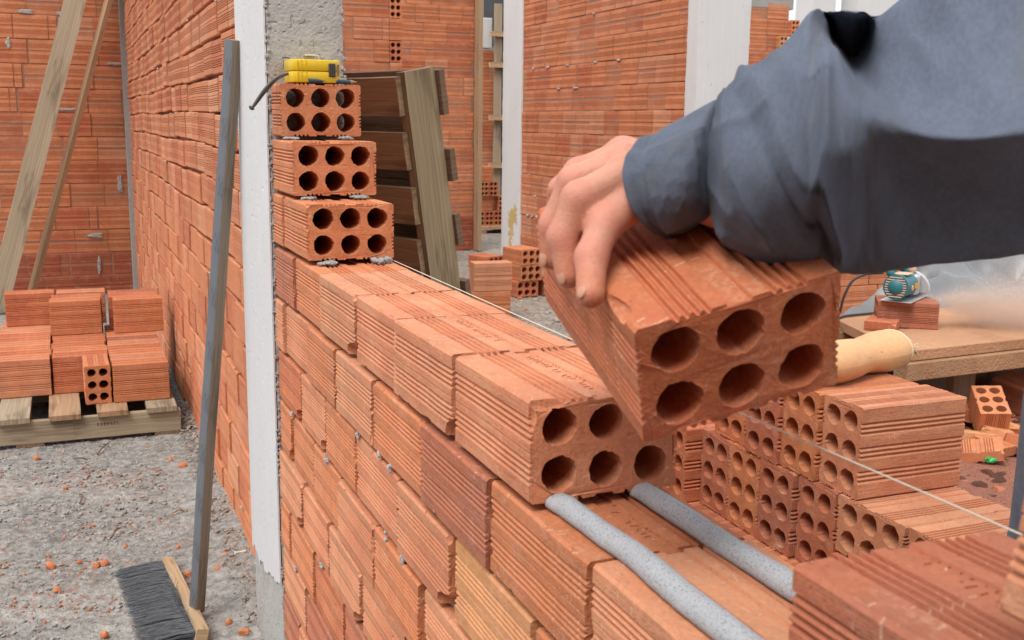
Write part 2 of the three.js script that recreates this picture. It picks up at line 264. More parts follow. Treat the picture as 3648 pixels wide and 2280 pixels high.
const HI = [1, 2, 3, 4, 5].map((k) => brickGeo({ seed: k, steps: 5, chips: [...(k === 2 ? [[-1, 1, 1, 0.006, 0.006, 0.010]] : k === 4 ? [[-1, 1, -1, 0.010, 0.008, 0.013], [-1, -0.2, 1, 0.003, 0.012, 0.005]] : []), ...gouges(k * 17, 5)] }));
const NEARG = brickGeo({ seed: 21, steps: 9, chips: [[-0.85, 1, 1, 0.026, 0.010, 0.006], [-1, 0.75, 1, 0.006, 0.012, 0.006], [-1, 0.62, -0.45, 0.0035, 0.0025, 0.003], ...gouges(5, 4)], rag: 0.002 });
const CHIPG = brickGeo({ seed: 22, steps: 9, chips: [[-1, -1, 1, 0.030, 0.024, 0.020], [-1, -1, 0.2, 0.006, 0.005, 0.02], ...gouges(9, 4)], rag: 0.002 });
const CHIPG2 = brickGeo({ seed: 24, steps: 9, chips: [[-1, -1, 1, 0.034, 0.026, 0.042], [-1, 1, 1, 0.006, 0.010, 0.009], ...gouges(12, 3)], rag: 0.002 });
const HELDG = brickGeo({ seed: 25, steps: 9, chips: [[-1, 1, 0.70, 0.008, 0.007, 0.016], [-1, 1, -1, 0.012, 0.010, 0.010], ...gouges(15, 4)], rag: 0.0022 });
const UP = [31, 32, 33, 34].map((k) => brickGeo({ w: BH, h: BW, nx: 2, ny: 3, seed: k, steps: 4, three: true, chips: k === 33 ? [[1, 1, 1, 0.009, 0.009, 0.012]] : [] }));
const MIDB = [41, 42].map((k) => brickGeo({ seed: k, fine: false, holes: false, plain: [0, 2] }));                       // flat, far wall
const MIDU = [43, 44].map((k) => brickGeo({ w: BH, h: BW, nx: 2, ny: 3, seed: k, fine: false, holes: false, plain: [0, 2] })); // upright, far walls
const MIDUH = [45, 46].map((k) => brickGeo({ w: BH, h: BW, nx: 2, ny: 3, seed: k, fine: false, holes: true }));
const MIDH = [47, 48].map((k) => brickGeo({ seed: k, fine: false, holes: true }));
const jit = (o, a = 0.004) => { o.rotation.x += R(-a, a); o.rotation.y += R(-a, a); o.rotation.z += R(-a, a); return o; };

// ------------------------------------------------------------------ the setting
const FL = -0.9, GR = -0.736; // the slab on the left lies lower than the yard on the right
{ // far ground, slab and yard
  struct('ground', boxUV(new THREE.PlaneGeometry(160, 160, 8, 8).rotateX(-Math.PI / 2)), M.ground, [0, -1.02, 0]);
  const fine = (x0, x1, z0, z1, nx, nz, hf) => { const g = new THREE.PlaneGeometry(x1 - x0, z1 - z0, nx, nz).rotateX(-Math.PI / 2); g.translate((x0 + x1) / 2, 0, (z0 + z1) / 2); const p = g.attributes.position, uv = g.attributes.uv; for (let i = 0; i < p.count; i++) { const x = p.getX(i), z = p.getZ(i); p.setY(i, hf(x, z)); uv.setXY(i, x, z); } g.computeVertexNormals(); return g; };
  const slab = (x, z) => FL + 0.007 * (n3(x * 45, z * 45, 0, 4) - 0.5) + 0.006 * (n3(x * 110, z * 110, 3, 5) - 0.5) + 0.012 * (n3(x * 6, z * 6, 1, 6) - 0.5) + 0.022 * sstep(-0.13, 0.05, x) * sstep(-3.2, -2.2, z) * (0.4 + 1.2 * n3(x * 22, z * 22, 2, 8));
  struct('concrete_floor', fine(-1.1, 0.12, -3.3, -0.9, 150, 290, slab), M.floor);
  const flat = (x, z) => FL - 0.003 + 0.01 * (n3(x * 6, z * 6, 1, 6) - 0.5);
  struct('concrete_floor', mergeGeometries([fine(-7, -1.1, -9, 3, 30, 60, flat), fine(-1.1, 0.12, -9, -3.3, 20, 60, flat), fine(-1.1, 0.0, -0.9, 3, 10, 30, flat)]), M.floor);
  const yardH = (x, z) => GR - 0.10 * sstep(-5.2, -7.4, z) + 0.02 * (n3(x * 5, z * 5, 0, 24) - 0.5) + 0.012 * (n3(x * 30, z * 30, 3, 25) - 0.5);
  struct('yard_ground', fine(0.1, 16, -16, 3, 240, 280, yardH), M.ground);
  struct('red_soil', fine(1.35, 5.5, -2.6, 0.6, 130, 110, (x, z) => GR + 0.014 + 0.05 * (n3(x * 4, z * 4, 0, 26) - 0.4) * sstep(1.35, 1.8, x) + 0.03 * (n3(x * 18, z * 18, 1, 27) - 0.5) - 0.10 * sstep(0.55, 1.0, Math.hypot((x - 2.75) / 1.7, (z + 1.0) / 1.5) + 0.35 * (n3(x * 2.2, z * 2.2, 5, 28) - 0.5))), M.soil);
}

// ---- the wall being built
const wall = thing('brick_wall', 'half-built low wall of orange hollow bricks with stepped pier and wet mortar lines on top', 'brick wall');
{
  const brick = (g, m, zFront, len, yTop, x = 0, dx = 0.002) => { const o = part('brick', g, m, wall, [BW / 2 + x + R(-dx, dx), yTop - BH / 2, zFront - len / 2]); o.scale.z = len / BL; return jit(o, 0.006); };
  const stamp = (o, seed, sx = 0) => { // pressed maker's lettering on the flat band, worn past reading
    const r = rngOf(seed), gs = [];
    for (let row = 0; row < 3; row++) for (let k = 0; k < 19; k++) { if (r() < 0.25) continue; const g = new THREE.BoxGeometry(0.0042 + r() * 0.0035, 0.0005, 0.0008); g.rotateY(0.25 + (r() - 0.5) * 1.1); g.translate(sx - 0.010 + row * 0.010 + (r() - 0.5) * 0.002, BH / 2 - 0.00135, -0.075 + k * 0.0078 + (r() - 0.5) * 0.002); gs.push(g); }
    part('stamped_lettering', boxUV(mergeGeometries(gs)), BM.red[0], o);
  };
  // top course
  stamp(brick(NEARG, BM.salmon[2], 0, 0.189, 0), 11);
  stamp(brick(CHIPG, BM.salmon[1], -0.194, 0.200, 0), 12);
  brick(HI[0], BM.salmon[2], -0.397, 0.178, 0);
  brick(CHIPG2, BM.peach[0], -0.584, 0.205, 0);
  brick(HI[2], BM.orange[2], -0.793, 0.19, 0); brick(HI[3], BM.brown[2], -0.988, 0.17, 0);
  stamp(brick(HI[4], BM.brown[2], 0.538, 0.191, 0), 13); brick(HI[0], BM.red[1], 0.735, 0.191, 0); brick(HI[2], BM.red[1], 0.935, 0.191, 0);
  // pier
  brick(HI[1], BM.orange[1], -0.8795, 0.19, 0.0955); brick(HI[3], BM.orange[2], -1.074, 0.084, 0.0955, -0.001);
  brick(HI[0], BM.orange[2], -0.979, 0.176, 0.1905);
  brick(HI[4], BM.orange[0], -1.079, 0.078, 0.2855);
  for (let k = 1; k < 9; k++) { let z = 0.455 + (k - 1) * 0.055; while (z < 0.90) { const len = Math.min(BL, 0.935 - z); if (!(k === 1 && z < 0.5)) brick(pick(HI), tone(MIX), z + len, len, k * 0.0952 + 0.0003); z += len + 0.006; } }  // unseen courses at the near end, keeping light off the near brick fronts
  // courses below
  const J = { 1: [0.706, 0.506, 0.306, 0.106, -0.094, -0.295, -0.494, -0.695, -0.893, -1.09, -1.16], 2: [0.6, 0.403, 0.203, 0.003, -0.197, -0.389, -0.591, -0.777, -0.962, -1.16], 3: [0.69, 0.495, 0.298, 0.099, -0.1, -0.301, -0.492, -0.691, -0.875, -1.055, -1.16] };
  const toneOf = { '1,3': BM.orange[0], '1,2': BM.peach[1], '1,4': BM.brown[1], '2,3': BM.ochre[1], '2,4': BM.salmon[0], '3,5': BM.orange[1] };
  for (let c = 1; c < 9; c++) {
    let js = J[c]; if (!js) { js = []; let z = 0.62 + (c % 2 ? 0.10 : 0) + R(-0.03, 0.03); while (z > -1.1) { js.push(z); z -= 0.197 + R(-0.006, 0.006); } js.push(-1.16); }
    for (let k = 0; k + 1 < js.length; k++) {
      const len = js[k] - js[k + 1] - (k + 2 === js.length ? 0.001 : 0.006) - (rnd() < 0.15 ? 0.006 : 0); if (len < 0.03) continue;
      const m = toneOf[`${c},${k}`] || tone(MIX), o = brick(c < 2 ? pick(HI) : rnd() < 0.13 ? CHIPG2 : pick(HI), m, js[k], len, -c * 0.0952, 0, 0.0035);
      if (c === 1 && k === 3) stamp(o, 17);
    }
    part('bed_joint', BOX(0.108, 0.0072, 1.78), M.greyMortar, wall, [0.07, -c * 0.0952 + 0.0036 + (c === 1 ? -0.0006 : 0), c === 1 ? -0.27 - 0.001 : -0.27]).scale.z = c === 1 ? 0.5 : 1;
  }
  wall.children.filter((o) => o.name === 'bed_joint')[0].position.set(0.07, -0.0952 + 0.0033, -0.60); // the first bed joint ends under the nearest laid brick
  wall.children.filter((o) => o.name === 'bed_joint')[0].scale.z = 1.10 / 1.78;
  part('footing', RBOX(0.17, 0.06, 1.9, 0.006), M.concrete2, wall, [0.075, FL + 0.02, -0.215]);
  // the two fresh mortar ropes
  const rope = (x, z0, z1, seed, r0) => {
    const pts = []; for (let i = 0; i <= 14; i++) { const t = i / 14; pts.push(V(x + (n3(t * 9, seed, 0, 3) - 0.5) * 0.006, -0.0952 + r0 * 0.72 + (n3(t * 7, seed, 4, 5) - 0.5) * 0.002, lerp(z0, z1, t))); }
    const g = new THREE.TubeGeometry(new THREE.CatmullRomCurve3(pts), 120, r0, 16), p = g.attributes.position, uv = g.attributes.uv;
    for (let i = 0; i < p.count; i++) { const xx = p.getX(i), y = p.getY(i), z = p.getZ(i); const k = 1 + 0.20 * (n3(z * 26, seed + y * 60, 1, 11) - 0.5) + 0.10 * (n3(xx * 260, y * 260, z * 160, 12) - 0.5); const cx = x, cy = -0.0952 + r0 * 0.72; const e = sstep(0, 0.018, Math.min(Math.abs(z - z0), 0.05)); let yy = cy + (y - cy) * k * lerp(0.75, 1, e); if (yy < -0.0952 + 0.0012) yy = -0.0952 + 0.0012; p.setXYZ(i, cx + (xx - cx) * k * 1.06 * lerp(1.25, 1, e), yy, z); uv.setXY(i, uv.getX(i) * (z1 - z0), uv.getY(i) * 0.07); }
    g.computeVertexNormals(); const o = part('mortar_rope', g, M.mortar, wall);
    const cap = lump(r0 * 1.25, r0 * 0.78, r0 * 0.9, seed, 0.2, 2); cap.translate(x, -0.0952 + r0 * 0.7, z0 + 0.006); part('rope_end', cap, M.mortar, o);
  };
  rope(0.029, 0.001, 0.60, 3, 0.0098); rope(0.107, -0.006, 0.60, 8, 0.0094);
  // squeezed-out dabs under the pier and on the face
  const dab = (x, y, z, a, b, c, s) => { const q = []; for (let m = 0; m < 6; m++) q.push(lump(a * R(0.35, 0.6), b * R(0.6, 1), c * R(0.5, 0.9), s * 7 + m, 0.5, 2).translate((m - 2.5) / 3 * a * 0.75, b * R(-0.15, 0.15), R(-0.3, 0.3) * c)); return part('mortar_dab', mergeGeometries(q), M.mortar2, wall, [x, y, z]); };
  dab(0.030, 0.004, -0.872, 0.015, 0.0045, 0.012, 1); dab(0.117, 0.005, -0.868, 0.016, 0.0065, 0.012, 2);
  dab(0.025, 0.0985, -0.976, 0.012, 0.0035, 0.008, 3); dab(0.110, 0.0995, -0.973, 0.014, 0.004, 0.01, 4);
  dab(0.018, 0.1935, -1.074, 0.014, 0.0035, 0.008, 5); dab(0.112, 0.1945, -1.073, 0.012, 0.004, 0.008, 6);
  dab(0.03, -0.0935, -0.57, 0.012, 0.003, 0.014, 7);
  for (let k = 0; k < 15; k++) { const c = 2 + Math.floor(rnd() * 7), z = R(-1.14, -0.35), y = -c * 0.0952 + 0.004, q = []; for (let m = 0; m < 5; m++) q.push(lump(0.0016, R(0.0015, 0.004), R(0.0015, 0.004), k * 9 + m, 0.6, 1).translate(0, R(-0.004, 0.006), R(-0.007, 0.007))); part('mortar_dab', mergeGeometries(q), M.mortar, wall, [-0.0012, y, z]); }
}

// ---- the white pillar that wall butts against
function pillar(label, x0, x1, z0, z1, y0, y1, white, grey) {
  const o = thing('concrete_pillar', label, 'pillar', null, [(x0 + x1) / 2, y0, (z0 + z1) / 2]);
  const w = x1 - x0, d = z1 - z0, h = y1 - y0, g = new THREE.BoxGeometry(w, h, d, 10, 90, 14).translate(0, h / 2, 0), p = g.attributes.position;
  for (let i = 0; i < p.count; i++) { const x = p.getX(i), y = p.getY(i), z = p.getZ(i), e = Math.min(1, Math.abs(Math.abs(x) - w / 2) < 1e-4 && Math.abs(Math.abs(z) - d / 2) < 1e-4 ? 1 : 0); p.setXYZ(i, x - Math.sign(x) * e * 0.004 * n3(y * 60, z, x, 3), y, z - Math.sign(z) * e * 0.005 * n3(y * 50, x, z, 5)); }
  part('shaft', toCreasedNormals(boxUV(g), 0.5), grey, o);
  if (white) part('painted_face', white, M.paint, o);
  return o;
}
{
  const s = new THREE.Shape(); const d = 0.34, h = 3.2; // coat on the left face, ending raggedly above the floor
  s.moveTo(-d / 2, 0.20); const q = rngOf(9); for (let i = 1; i < 70; i++) s.lineTo(-d / 2 + d * i / 70, 0.20 + 0.045 * i / 70 + (n3(i * 0.16, 3, 1, 5) - 0.5) * 0.05 + (n3(i * 0.7, 1, 4, 6) - 0.5) * 0.022); s.lineTo(d / 2, 0.25);
  for (let i = 1; i < 60; i++) s.lineTo(d / 2 - 0.0035 * q(), 0.25 + (h - 0.25) * i / 60);
  s.lineTo(d / 2, h); s.lineTo(-d / 2, h); s.closePath();
  const g = new THREE.ExtrudeGeometry(s, { depth: 0.003, bevelEnabled: false, steps: 1 }); g.rotateY(-Math.PI / 2).translate(-0.0685 - 0.0005, 0, 0);
  const o = pillar('white-painted concrete pillar with rough grey front face, behind the stepped pier', -0.005, 0.133, -1.50, -1.1612, FL, 2.3, toCreasedNormals(g, 0.5), M.concrete);
  // coarse aggregate breaking out along the front edges
  for (const [ex, n] of [[-0.066, 150], [0.067, 70]]) { const gs = []; for (let k = 0; k < n; k++) gs.push(lump(R(0.002, 0.0042), R(0.002, 0.005), R(0.0015, 0.003), k, 0.4, 0).translate(ex + R(-0.003, 0.003), R(0.2, 1.7), 0.1695)); part('exposed_aggregate', mergeGeometries(gs), M.concrete2, o).userData.kind = 'stuff'; }
}

// ---- long wall beyond the pillar
{
  const w = thing('long_wall', 'long orange hollow-brick wall running away behind the white pillar', 'brick wall');
  const X = 0.045, rest = [], z0 = -1.503, z1 = -6.56; let parts = 0;
  for (let c = 0; c < 21; c++) {
    const y = FL + 0.006 + c * 0.0952 + BH / 2; let z = z0 + (c % 2 ? 0 : 0.1) + R(-0.02, 0.02);
    while (z > z1) {
      const a = Math.min(z, z0), b = Math.max(z - 0.193, z1), len = a - b;
      if (len > 0.02) {
        const wob = 0.004 * Math.sin(a * 3.1 + c) + R(-0.003, 0.003), m = new THREE.Object3D(); m.position.set(X + BW / 2 + R(-0.004, 0.004), y + wob, (a + b) / 2); m.scale.z = len / BL; m.rotation.set(R(-0.012, 0.012), R(-0.008, 0.008), R(-0.01, 0.01));
        if (c < 20 && a > z1 + 0.5 && parts < 300 && a > -4.55) { const o = part('brick', pick(MIDB), rnd() < 0.03 ? pick(BM.peach) : tone(FARMIX), w); o.position.copy(m.position); o.rotation.copy(m.rotation); o.scale.copy(m.scale); parts++; }
        else { m.updateMatrix(); rest.push([m.matrix.clone(), c]); }
      }
      z -= 0.198 + R(-0.004, 0.005);
    }
  }
  ['orange', 'salmon', 'red'].forEach((k, i) => { const l = rest.filter((_, j) => j % 3 === i), im = new THREE.InstancedMesh(MIDB[i % 2], BM[k][i], l.length); l.forEach(([m], j) => im.setMatrixAt(j, m)); im.name = 'far_bricks'; im.userData.kind = 'stuff'; shade(im); w.add(im); });
  part('mortar_core', BOX(0.10, 21 * 0.0952, z0 - z1), M.joint, w, [X + BW / 2, FL + 21 * 0.0952 / 2, (z0 + z1) / 2]);
  for (let k = 0; k < 34; k++) { const c = 1 + Math.floor(rnd() * 17); part('mortar_dab', lump(0.003, R(0.002, 0.005), R(0.004, 0.012), k, 0.6, 1), M.mortar, w, [X - 0.002, FL + c * 0.0952 + R(-0.003, 0.004), R(-5.8, -1.55)]); }
}

// ---- walls of upright bricks
function uprightWall(o, { axis, a0, a1, y0, rows, at, geo = MIDU, pitch = 0.1462, mix = FARMIX, low = [], slots = 0, keep = 300, deep = 0.09 }) {
  // axis 'x': face at z = at looking +z; axis 'z': face at x = at looking -x
  let n = 0; const later = [];
  for (let r = 0; r < rows; r++) {
    let a = a0 - (r % 2 ? 0.1 : 0) + R(-0.025, 0.025);
    while (a < a1 - 0.02) {
      const thin = slots && rnd() < slots, L = thin ? R(0.028, 0.045) : BL, s = Math.max(a, a0), e = Math.min(a + L, a1), len = e - s;
      if (len > 0.015) {
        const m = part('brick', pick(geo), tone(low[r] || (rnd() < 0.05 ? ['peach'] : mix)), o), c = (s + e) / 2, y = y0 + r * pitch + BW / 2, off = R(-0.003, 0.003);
        if (axis === 'x') { m.position.set(c, y, at - deep / 2 + off); m.rotation.y = Math.PI / 2; } else m.position.set(at + deep / 2 + off, y, c);
        m.scale.z = len / BL; m.scale.x = deep / 0.09; jit(m, 0.007); n++;
      }
      a += L + (thin ? R(0.008, 0.016) : rnd() < 0.12 ? R(0.009, 0.018) : 0.0055);
    }
  }
  const H = rows * pitch, len = a1 - a0;
  if (axis === 'x') part('mortar_core', BOX(len, H, deep * 0.90), M.joint, o, [(a0 + a1) / 2, y0 + H / 2, at - deep / 2]); else part('mortar_core', BOX(deep * 0.90, H, len), M.joint, o, [at + deep / 2, y0 + H / 2, (a0 + a1) / 2]);
  return n;
}
const smear = (o, x, y, z, w, h, s) => { const q = rngOf(s * 31), gs = []; for (let k = 0; k < 26; k++) { const t = q() + q() - 1, u = q() + q() - 1; gs.push(lump((0.10 + 0.25 * q()) * w * 0.5 + 0.003, (0.10 + 0.25 * q()) * h * 0.5 + 0.003, 0.002 + 0.002 * q(), k + s, 0.6, 1).translate(t * w * 0.42, u * h * 0.45, 0)); } return part('mortar_smear', mergeGeometries(gs), M.greyMortar, o, [x, y, z + 0.001]); };
{
  const w = thing('end_wall', 'orange hollow-brick end wall behind the pallet, with two planks leaning on it', 'brick wall');
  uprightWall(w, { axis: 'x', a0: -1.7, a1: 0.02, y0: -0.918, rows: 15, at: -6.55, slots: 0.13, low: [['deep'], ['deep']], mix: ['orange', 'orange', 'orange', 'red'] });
  smear(w, -0.33, 0.49, -6.548, 0.03, 0.13, 1); smear(w, -0.03, -0.20, -6.548, 0.03, 0.14, 2); smear(w, -0.20, -0.52, -6.548, 0.10, 0.03, 3); smear(w, -0.62, 0.66, -6.548, 0.03, 0.07, 4); smear(w, -0.30, 0.845, -6.548, 0.10, 0.018, 5); smear(w, -0.52, 0.85, -6.548, 0.09, 0.018, 6); smear(w, -0.02, 0.555, -6.548, 0.12, 0.012, 7); smear(w, -0.32, 0.27, -6.548, 0.14, 0.012, 8); smear(w, -0.18, -0.71, -6.548, 0.018, 0.12, 9);
  solo('corner_post', RBOX(0.05, 3.0, 0.06, 0.004), M.concrete2, 'thin grey concrete strip standing in the corner where the two left walls meet', 'post', null, [0.042, FL + 1.5, -6.49]);
}
{
  const w = thing('cross_wall', 'orange hollow-brick cross wall right of the pillar, ending in perforated end-on bricks', 'brick wall');
  uprightWall(w, { axis: 'x', a0: 0.19, a1: 1.705, y0: -0.80 - 0.021, rows: 16, at: -6.35, pitch: 0.1433 });
  for (let r = 0; r < 16; r++) { // end-on bricks tooth the right end
    if (r % 2 === 0) { const o = part('perforated_brick', MIDUH[r % 4 >> 1], tone(FARMIX), w, [1.752, -0.821 + r * 0.1433 + 0.07, -6.352 - 0.0965]); o.scale.y = 0.985; }
    else { const o = part('brick', MIDU[0], tone(FARMIX), w, [1.752, -0.821 + r * 0.1433 + 0.07, -6.395]); o.rotation.y = Math.PI / 2; o.scale.z = 0.088 / BL; }
  }
}
{
  const w = thing('far_wall', 'orange hollow-brick wall farther back, closed by an upright board at its right edge', 'brick wall');
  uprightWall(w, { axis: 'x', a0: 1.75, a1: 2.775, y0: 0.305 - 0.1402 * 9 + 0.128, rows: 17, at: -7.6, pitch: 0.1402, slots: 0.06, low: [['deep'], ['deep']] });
  solo('upright_board', plankGeo(0.035, 0.12, 3.0, 3), M.wood, 'narrow upright wooden board at the edge of the far wall beside the doorway', 'board', null, [2.797, -0.83 + 1.5, -7.56]);
}
{
  const w = thing('right_wall', 'orange hollow-brick wall between the two white pillars at upper middle', 'brick wall');
  uprightWall(w, { axis: 'z', a0: -6.40, a1: -4.185, y0: 0.304 - 0.1462 * 8, rows: 16, at: 2.7 });
  for (let k = 0; k < 18; k++) part('mortar_dab', lump(0.004, R(0.004, 0.008), R(0.012, 0.03), k, 0.4, 1), M.mortar, w, [2.698, 0.304 + 0.1462 * Math.floor(R(-6, 5)) - 0.004, R(-6.3, -4.3)]);
  const a = pillar('slim white pillar at the middle with ochre splashes low on its face', 2.69, 2.83, -6.76, -6.402, -0.95, 2.3, null, M.paint2);
  const gs = []; const q = rngOf(4), gz = () => q() + q() + q() - 1.5; for (let k = 0; k < 190; k++) { const t = q(), top = t < 0.6, y = top ? 0.47 + gz() * 0.09 : 0.40 - 0.30 * q(); gs.push(lump(0.0009, 0.006 + 0.014 * q() * (top ? 1 : 0.6), 0.005 + 0.016 * q() * (top ? 1 : 0.35), k, 0.7, 1).translate(-0.0704, y, 0.03 + gz() * (top ? 0.075 : 0.035) + (y - 0.4) * 0.15)); }
  part('clay_splash', mergeGeometries(gs), mat({ color: col(0.47, 0.33, 0.13) }), a);
  pillar('broad white pillar right of the brick wall, above the worker\'s cuff', 2.685, 3.0, -4.183, -4.07, -0.85, 2.3, null, M.paint2);
}
{ // buildings seen past the right pillar
  const w = thing('rear_wall', 'distant brick wall with stepped broken edge, right of the broad white pillar', 'brick wall');
  for (let r = 0; r < 15; r++) { const e = 6.2 - (r > 9 ? 0 : 0) + (r < 12 ? 0.6 : 0); uprightWall(w, { axis: 'x', a0: 3.9, a1: r > 12 ? 5.95 : r > 10 ? 5.83 : e - 0.3 + (12 - r) * 0.05, y0: -0.85 + r * 0.146, rows: 1, at: -7.75 }); }
  for (const [x, y, t] of [[5.99, 1.118, 'orange'], [5.87, 0.97, 'ochre'], [6.05, 0.83, 'orange']]) { const o = part('perforated_brick', MIDUH[0], pick(BM[t]), w, [x, y + 0.0, -7.79]); }
  const b = thing('concrete_beam', 'grey concrete beam on top of the distant stepped wall', 'beam'); part('beam', RBOX(2.3, 0.35, 0.2, 0.01), M.concrete2, b, [4.85, 1.46, -7.85]);
  pillar('pale grey column stub at top, left of the raised sleeve', 7.40, 7.72, -9.6, -9.3, -0.9, 3.2, null, M.paint2);
  pillar('white wall pier at top edge between the two sleeve folds', 7.95, 8.6, -9.5, -9.2, -0.9, 3.2, null, M.paint2);
}
{ // what the doorway shows
  const w = thing('doorway_wall', 'small stretch of brick wall seen through the narrow doorway', 'brick wall');
  uprightWall(w, { axis: 'x', a0: 3.0, a1: 3.80, y0: -0.95, rows: 13, at: -9.75, slots: 0.1 });
  solo('white_sill', RBOX(0.5, 0.30, 0.12, 0.008), M.paint2, 'white block on top of the small wall in the doorway', 'sill', null, [3.52, 1.118, -9.80]);
  const f = thing('column_formwork', 'timber column formwork with dark panel and cross cleats in the doorway', 'formwork', null, [3.86, -0.95, -9.62]);
  part('side_board', BOX(0.075, 2.35, 0.03), M.woodGrey, f, [-0.075, 1.175, 0]); part('panel', BOX(0.34, 2.30, 0.02), M.slate, f, [0.12, 1.15, -0.012]); part('side_board', BOX(0.06, 2.35, 0.03), M.woodGrey, f, [0.31, 1.175, 0]);
  for (const y of [2.05, 1.745, 1.22, 0.735, 0.27]) part('cleat', plankGeo(0.05, 0.04, 0.46, y * 10), M.woodPale, f, [0.05, y, 0.045], [0, 0, Math.PI / 2]);
  const s = thing('neighbour_house', 'grey-blue distant facade at top of the doorway', 'house', null, [5.6, -1.0, -19]);
  part('facade', BOX(5, 6, 0.3), mat({ color: col(0.42, 0.47, 0.52), map: tiled(CONC, 2) }), s, [0, 3, 0]); for (let i = 0; i < 4; i++) part('window', BOX(0.5, 1.1, 0.05), M.slate, s, [-1.8 + i * 1.2, 3.2, 0.17]);
  // brick pile on a pallet in there
  const p = thing('doorway_pallet', 'pale wooden pallet under the brick pile in the doorway', 'pallet', null, [3.45, -0.885, -9.0]);
  part('deck_board', BOX(0.9, 0.03, 0.12), M.woodPale, p, [0, 0.105, 0.12]); part('deck_board', BOX(0.9, 0.03, 0.12), M.woodPale, p, [0, 0.105, -0.08]); for (const x of [-0.38, -0.12, 0.14, 0.4]) part('block', BOX(0.07, 0.09, 0.35), M.wood, p, [x, 0.045, 0.02]); part('base_board', BOX(0.9, 0.02, 0.08), M.wood, p, [0, -0.002, 0.14]);
  const names = ['left', 'middle', 'right'], g = 'bricks piled in the doorway'; let yb = -0.764;
  const put = (x, y, end, label) => { const o = solo('hollow_brick', end ? MIDUH[0] : MIDU[0], tone(['orange', 'red', 'orange']), label, 'brick', g, [x, y, end ? -8.98 : -8.95], [0, end ? 0 : Math.PI / 2, 0]); return o; };
  for (let k = 0; k < 4; k++) put(3.33 + k * 0.092, yb + 0.07, true, `end-on hollow brick, number ${['one', 'two', 'three', 'four'][k]} from the left in the doorway pile's bottom row`);
  put(3.36, yb + 0.213, false, 'brick showing its long side above the bottom row of the doorway pile'); put(3.56, yb + 0.213, true, 'small end-on brick low at the right of the doorway pile');
  put(3.37, yb + 0.356, true, 'left end-on brick in the upper holed row of the doorway pile'); put(3.462, yb + 0.356, true, 'right end-on brick in the upper holed row of the doorway pile'); put(3.36, yb + 0.50, false, 'topmost brick of the doorway pile');
}

{ // unseen walls and pillar behind the viewpoint, placed to shade the near brick ends
  const w = thing('unseen_cross_wall', 'unseen tall brick cross wall behind the viewpoint, placed to shade the near brick ends', 'brick wall');
  const fill = (o, n, f, geo) => { const im = new THREE.InstancedMesh(geo, BM.orange[0], n.length), d = new THREE.Object3D(); n.forEach((q, j) => { f(d, q); d.updateMatrix(); im.setMatrixAt(j, d.matrix); }); im.name = 'bricks'; im.userData.kind = 'stuff'; shade(im); o.add(im); };
  const A = []; for (let r = 0; r < 21; r++) for (let k = 0; k < 17; k++) A.push([k, r]);
  fill(w, A, (d, [k, r]) => { d.position.set(-3.3 + k * 0.2 + (r % 2) * 0.1, FL + 0.07 + r * 0.1462, 1.75); d.rotation.y = Math.PI / 2; }, MIDU[0]);
  part('mortar_core', BOX(3.4, 21 * 0.1462, 0.06), M.joint, w, [-1.6, FL + 21 * 0.0731, 1.75]);
  const v = thing('unseen_near_wall', 'unseen tall brick wall past the near end, placed to shade the near brick ends', 'brick wall'), B = []; for (let r = 0; r < 30; r++) for (let k = 0; k < 14; k++) B.push([k, r]);
  fill(v, B, (d, [k, r]) => { d.position.set(0.115, FL + 0.05 + r * 0.0952, 1.36 + k * 0.2 + (r % 2) * 0.1); }, MIDB[0]); part('mortar_core', BOX(0.1, 30 * 0.0952, 2.8), M.joint, v, [0.115, FL + 30 * 0.0476, 2.65]);
  pillar('unseen white pillar at the near end of the low wall, placed to shade the near brick ends', -0.005, 0.14, 0.94, 1.25, FL, 2.3, null, M.paint2);
}

